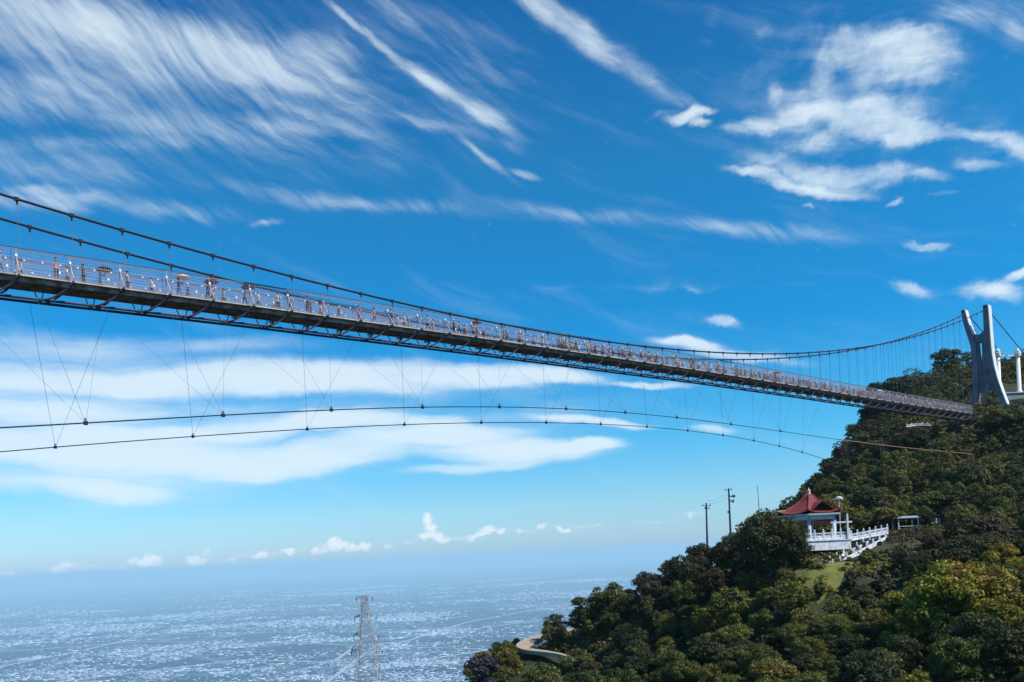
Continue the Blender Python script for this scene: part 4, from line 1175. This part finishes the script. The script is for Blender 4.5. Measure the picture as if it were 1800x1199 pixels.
rest = []; nind = 0; SHARE = {}
for (x, y, z, s) in cand:
    px, py = proj(x, y, z+3)
    nz_ = math.sin(x*.11+2)*math.cos(y*.093)+.6*math.sin(x*.31+y*.17)+fr.uniform(-.7, .7)
    inframe = px < 1830 and py < 1225
    if y < 92:
        yel = (px > 1560 and 960 < py < 1199)
        if yel and fr.random() < .42: var = ('neary', int(fr.integers(2)))
        else: var = ('near', 1 if nz_ > .3 else (0 if nz_ > -.4 else 2))
    else:
        if px < 1420 and py > 900: nz_ -= .45  # darker leaf kinds favoured here, painting the slope's deep shadow into the foliage
        k = 'olive' if nz_ > .7 else ('mid' if nz_ > -.1 else ('dark' if nz_ > -1.0 else 'brown'))
        if px < 1260 and k == 'olive' and fr.random() < .5: k = 'mid'
        var = (k, int(fr.integers(3)))
    if inframe and nind < 275:
        kind_ = {'neary':'yellow-green','near':'green','dark':'dark green','mid':'mid green','olive':'olive green','brown':'brownish'}[var[0]]
        if var[0] == 'near': kind_ = ('green','olive green','dark green')[var[1]]
        zn = zone(px, py, y); o = tree(x, y, z-.3, var, s, 'tree', 'tree', kind_+' trees '+zn); nind += 1
        SHARE.setdefault((kind_, zn), []).append((px, o))
    else: rest.append((x, y, z-.3, s, var))
for (kind_, zn), l in SHARE.items():
    l.sort(key=lambda q: q[0])
    for i, (_, o) in enumerate(l):
        o['label'] = kind_+' tree '+zn+('' if len(l) == 1 else ', '+('leftmost' if i == 0 else ('rightmost' if i == len(l)-1 else ORD[min(i, 19)]+' from left'))+' of '+str(len(l)))
print('individual', nind, 'rest', len(rest))
# the remaining, smaller-looking trees as one wood
Q = []; MI = []
rmats = ['leaf_dark','leaf_mid','leaf_olive','leaf_brown']
for (x, y, z, s, var) in rest:
    k = {'dark':0,'mid':1,'olive':2,'brown':3,'near':1,'neary':2}[var[0]]
    cs, rs = crown_blobs(fr, 2.5*s, 5.2*s, 26, 'round', .14, .32)
    cs = [(c[0]+x, c[1]+y, c[2]+z) for c in cs]
    nl = 1200 if y < 150 else 850
    w = np.array(rs)**2; q = leafquads(fr, cs, rs, np.maximum(15, (nl*w/w.sum()).astype(int)), .30 if y < 150 else .36)
    Q.append(q); MI.append(np.full(len(q), k, dtype=np.int32))
me = np_quads('hillside_wood', np.concatenate(Q), [M[k] for k in rmats]); me.polygons.foreach_set('material_index', np.concatenate(MI))
tag(link('hillside_wood', me), 'continuous mass of small tree crowns covering the hillside between the nearer trees', 'wood', kind='stuff')
# undergrowth
Q = []; MI = []; cnt = 0
xs = fr.uniform(-20, 230, 52000); ys = fr.uniform(40, 300, 52000); zs_ = hz_np(xs, ys)
for x, y, z in zip(xs, ys, zs_):
    px, py = proj(x, y, z)
    if not (800 < px < 1850 and 560 < py < 1280): continue
    if not visible(x, y, z+1.5, -.3): continue
    r = fr.uniform(.35, 1.0)
    if math.hypot(x-pc.x, y-pc.y-1.5) < 5 or any((q-Vector((x, y))).length < 2.2 for q in roadpts): continue
    if 1370 < px < 1478 and 1001 < py < 1019 and 98 < y < 107: continue
    if 1405 < px < 1570 and 935 < py < 1000 and y < 120: r = min(r, .45)
    if 1450 < px < 1570 and 103 < y < 117 and py < 1004: r = min(r, .28)
    if (Vector((x,y,0))-Vector((pf.x+1.5,pf.y+4,0))).length < 7.5: continue
    nl = 38
    q = leafquads(fr, [(x,y,z+.2)], [r], [nl], .34)
    v_ = math.sin(x*.2)+math.cos(y*.23+1)+fr.uniform(-.8,.8)
    Q.append(q); MI.append(np.full(len(q), 2 if v_ > .8 else (1 if v_ > 0 else (0 if v_ > -1 else 3)), dtype=np.int32)); cnt += 1
me = np_quads('undergrowth', np.concatenate(Q), [M[k] for k in rmats]); me.polygons.foreach_set('material_index', np.concatenate(MI))
tag(link('undergrowth', me), 'low scrub and ferns covering the ground between the trees on the hillside', 'undergrowth', kind='stuff')
print('undergrowth', cnt)
# single trees one can point to
def at_tree(px, pyt, Y, var, s, label, H=5.2, name='broadleaf_tree'):
    p = P(px, pyt, Y); z = hz(p.x, p.y)-.4; s = min(max((p.z-z)/(H*.97), s*.6), s*1.7)
    z = min(z, p.z-H*s*.9)
    return tree(p.x, p.y, z, var, s, label, name=name)
at_tree(1352, 893, 108, ('bigdark',0), 1.12, 'big very dark round tree in front of the left side of the pavilion', 8.5)
at_tree(1395, 925, 107, ('bigdark',0), .72, 'very dark tree right against the white terrace corner', 8.5)
at_tree(1192, 926, 127, ('dark',2), .62, 'small dark tree sticking up on the skyline left of the utility poles')
at_tree(1146, 967, 128, ('dark',0), .5, 'tiny dark tree on the skyline, lower left of the small dark tree beside the poles')
at_tree(1034, 1040, 132, ('knob',0), .95, 'round dark tree standing alone on the skyline above the road bend', 6.0)
at_tree(1068, 1018, 132, ('mid',2), .8, 'slender bluish-green tree on the skyline just right of the round dark tree')
at_tree(1012, 1136, 122, ('mid',0), .7, 'green tree covering the end of the pale road wall')
at_tree(843, 1140, 120, ('sparse',0), 1.05, 'dusky violet-brown tree at the lower left tip of the hill')
at_tree(1537, 645, 222, ('knob',0), 1.3, 'dark small tree on the skyline above the deck, leftmost of the ridge', 6.0)
at_tree(1575, 655, 226, ('dark',1), 1.2, 'dark green tree on skyline, next right of small dark tree over deck')
at_tree(1668, 602, 252, ('knob',0), 1.9, 'tallest dark tree on the ridge just left of the pylon', 6.0)
at_tree(1692, 978, 76, ('neary',0), 1.05, 'bright yellow-green tree standing out at the lower right')
at_tree(1660, 1010, 74, ('neary',1), .9, 'second bright yellow-green tree, left and below the brightest one')
at_tree(1745, 715, 196, ('olive',0), 1.1, 'bright green tree at the foot of the pylon right where the deck ends')
at_tree(1790, 715, 188, ('mid',1), 1.1, 'mid green tree at the right edge below the white columns')
at_tree(1520, 855, 138, ('dark',0), 1.5, 'very dark tree on the slope behind and right of the pavilion roof')

# ------------------------------------------------------------------ haze: one closed box round everything, sky outside
hm = bpy.data.materials.new('thin_haze'); hm.use_nodes = True; t = hm.node_tree; t.nodes.clear()
pv = t.nodes.new('ShaderNodeVolumePrincipled'); pv.inputs['Density'].default_value = 1/16500.; pv.inputs['Color'].default_value = (.62,.90,1.0,1); pv.inputs['Anisotropy'].default_value = .0
ou = t.nodes.new('ShaderNodeOutputMaterial'); t.links.new(pv.outputs[0], ou.inputs['Volume'])
mb = MB(); mb.box((0, 26000, (-977+90)/2), (92000, 70000, 977+90))
hz_o = mb.build('haze', hm); tag(hz_o, 'pale blue haze lying over the far plain', 'haze', kind='stuff')
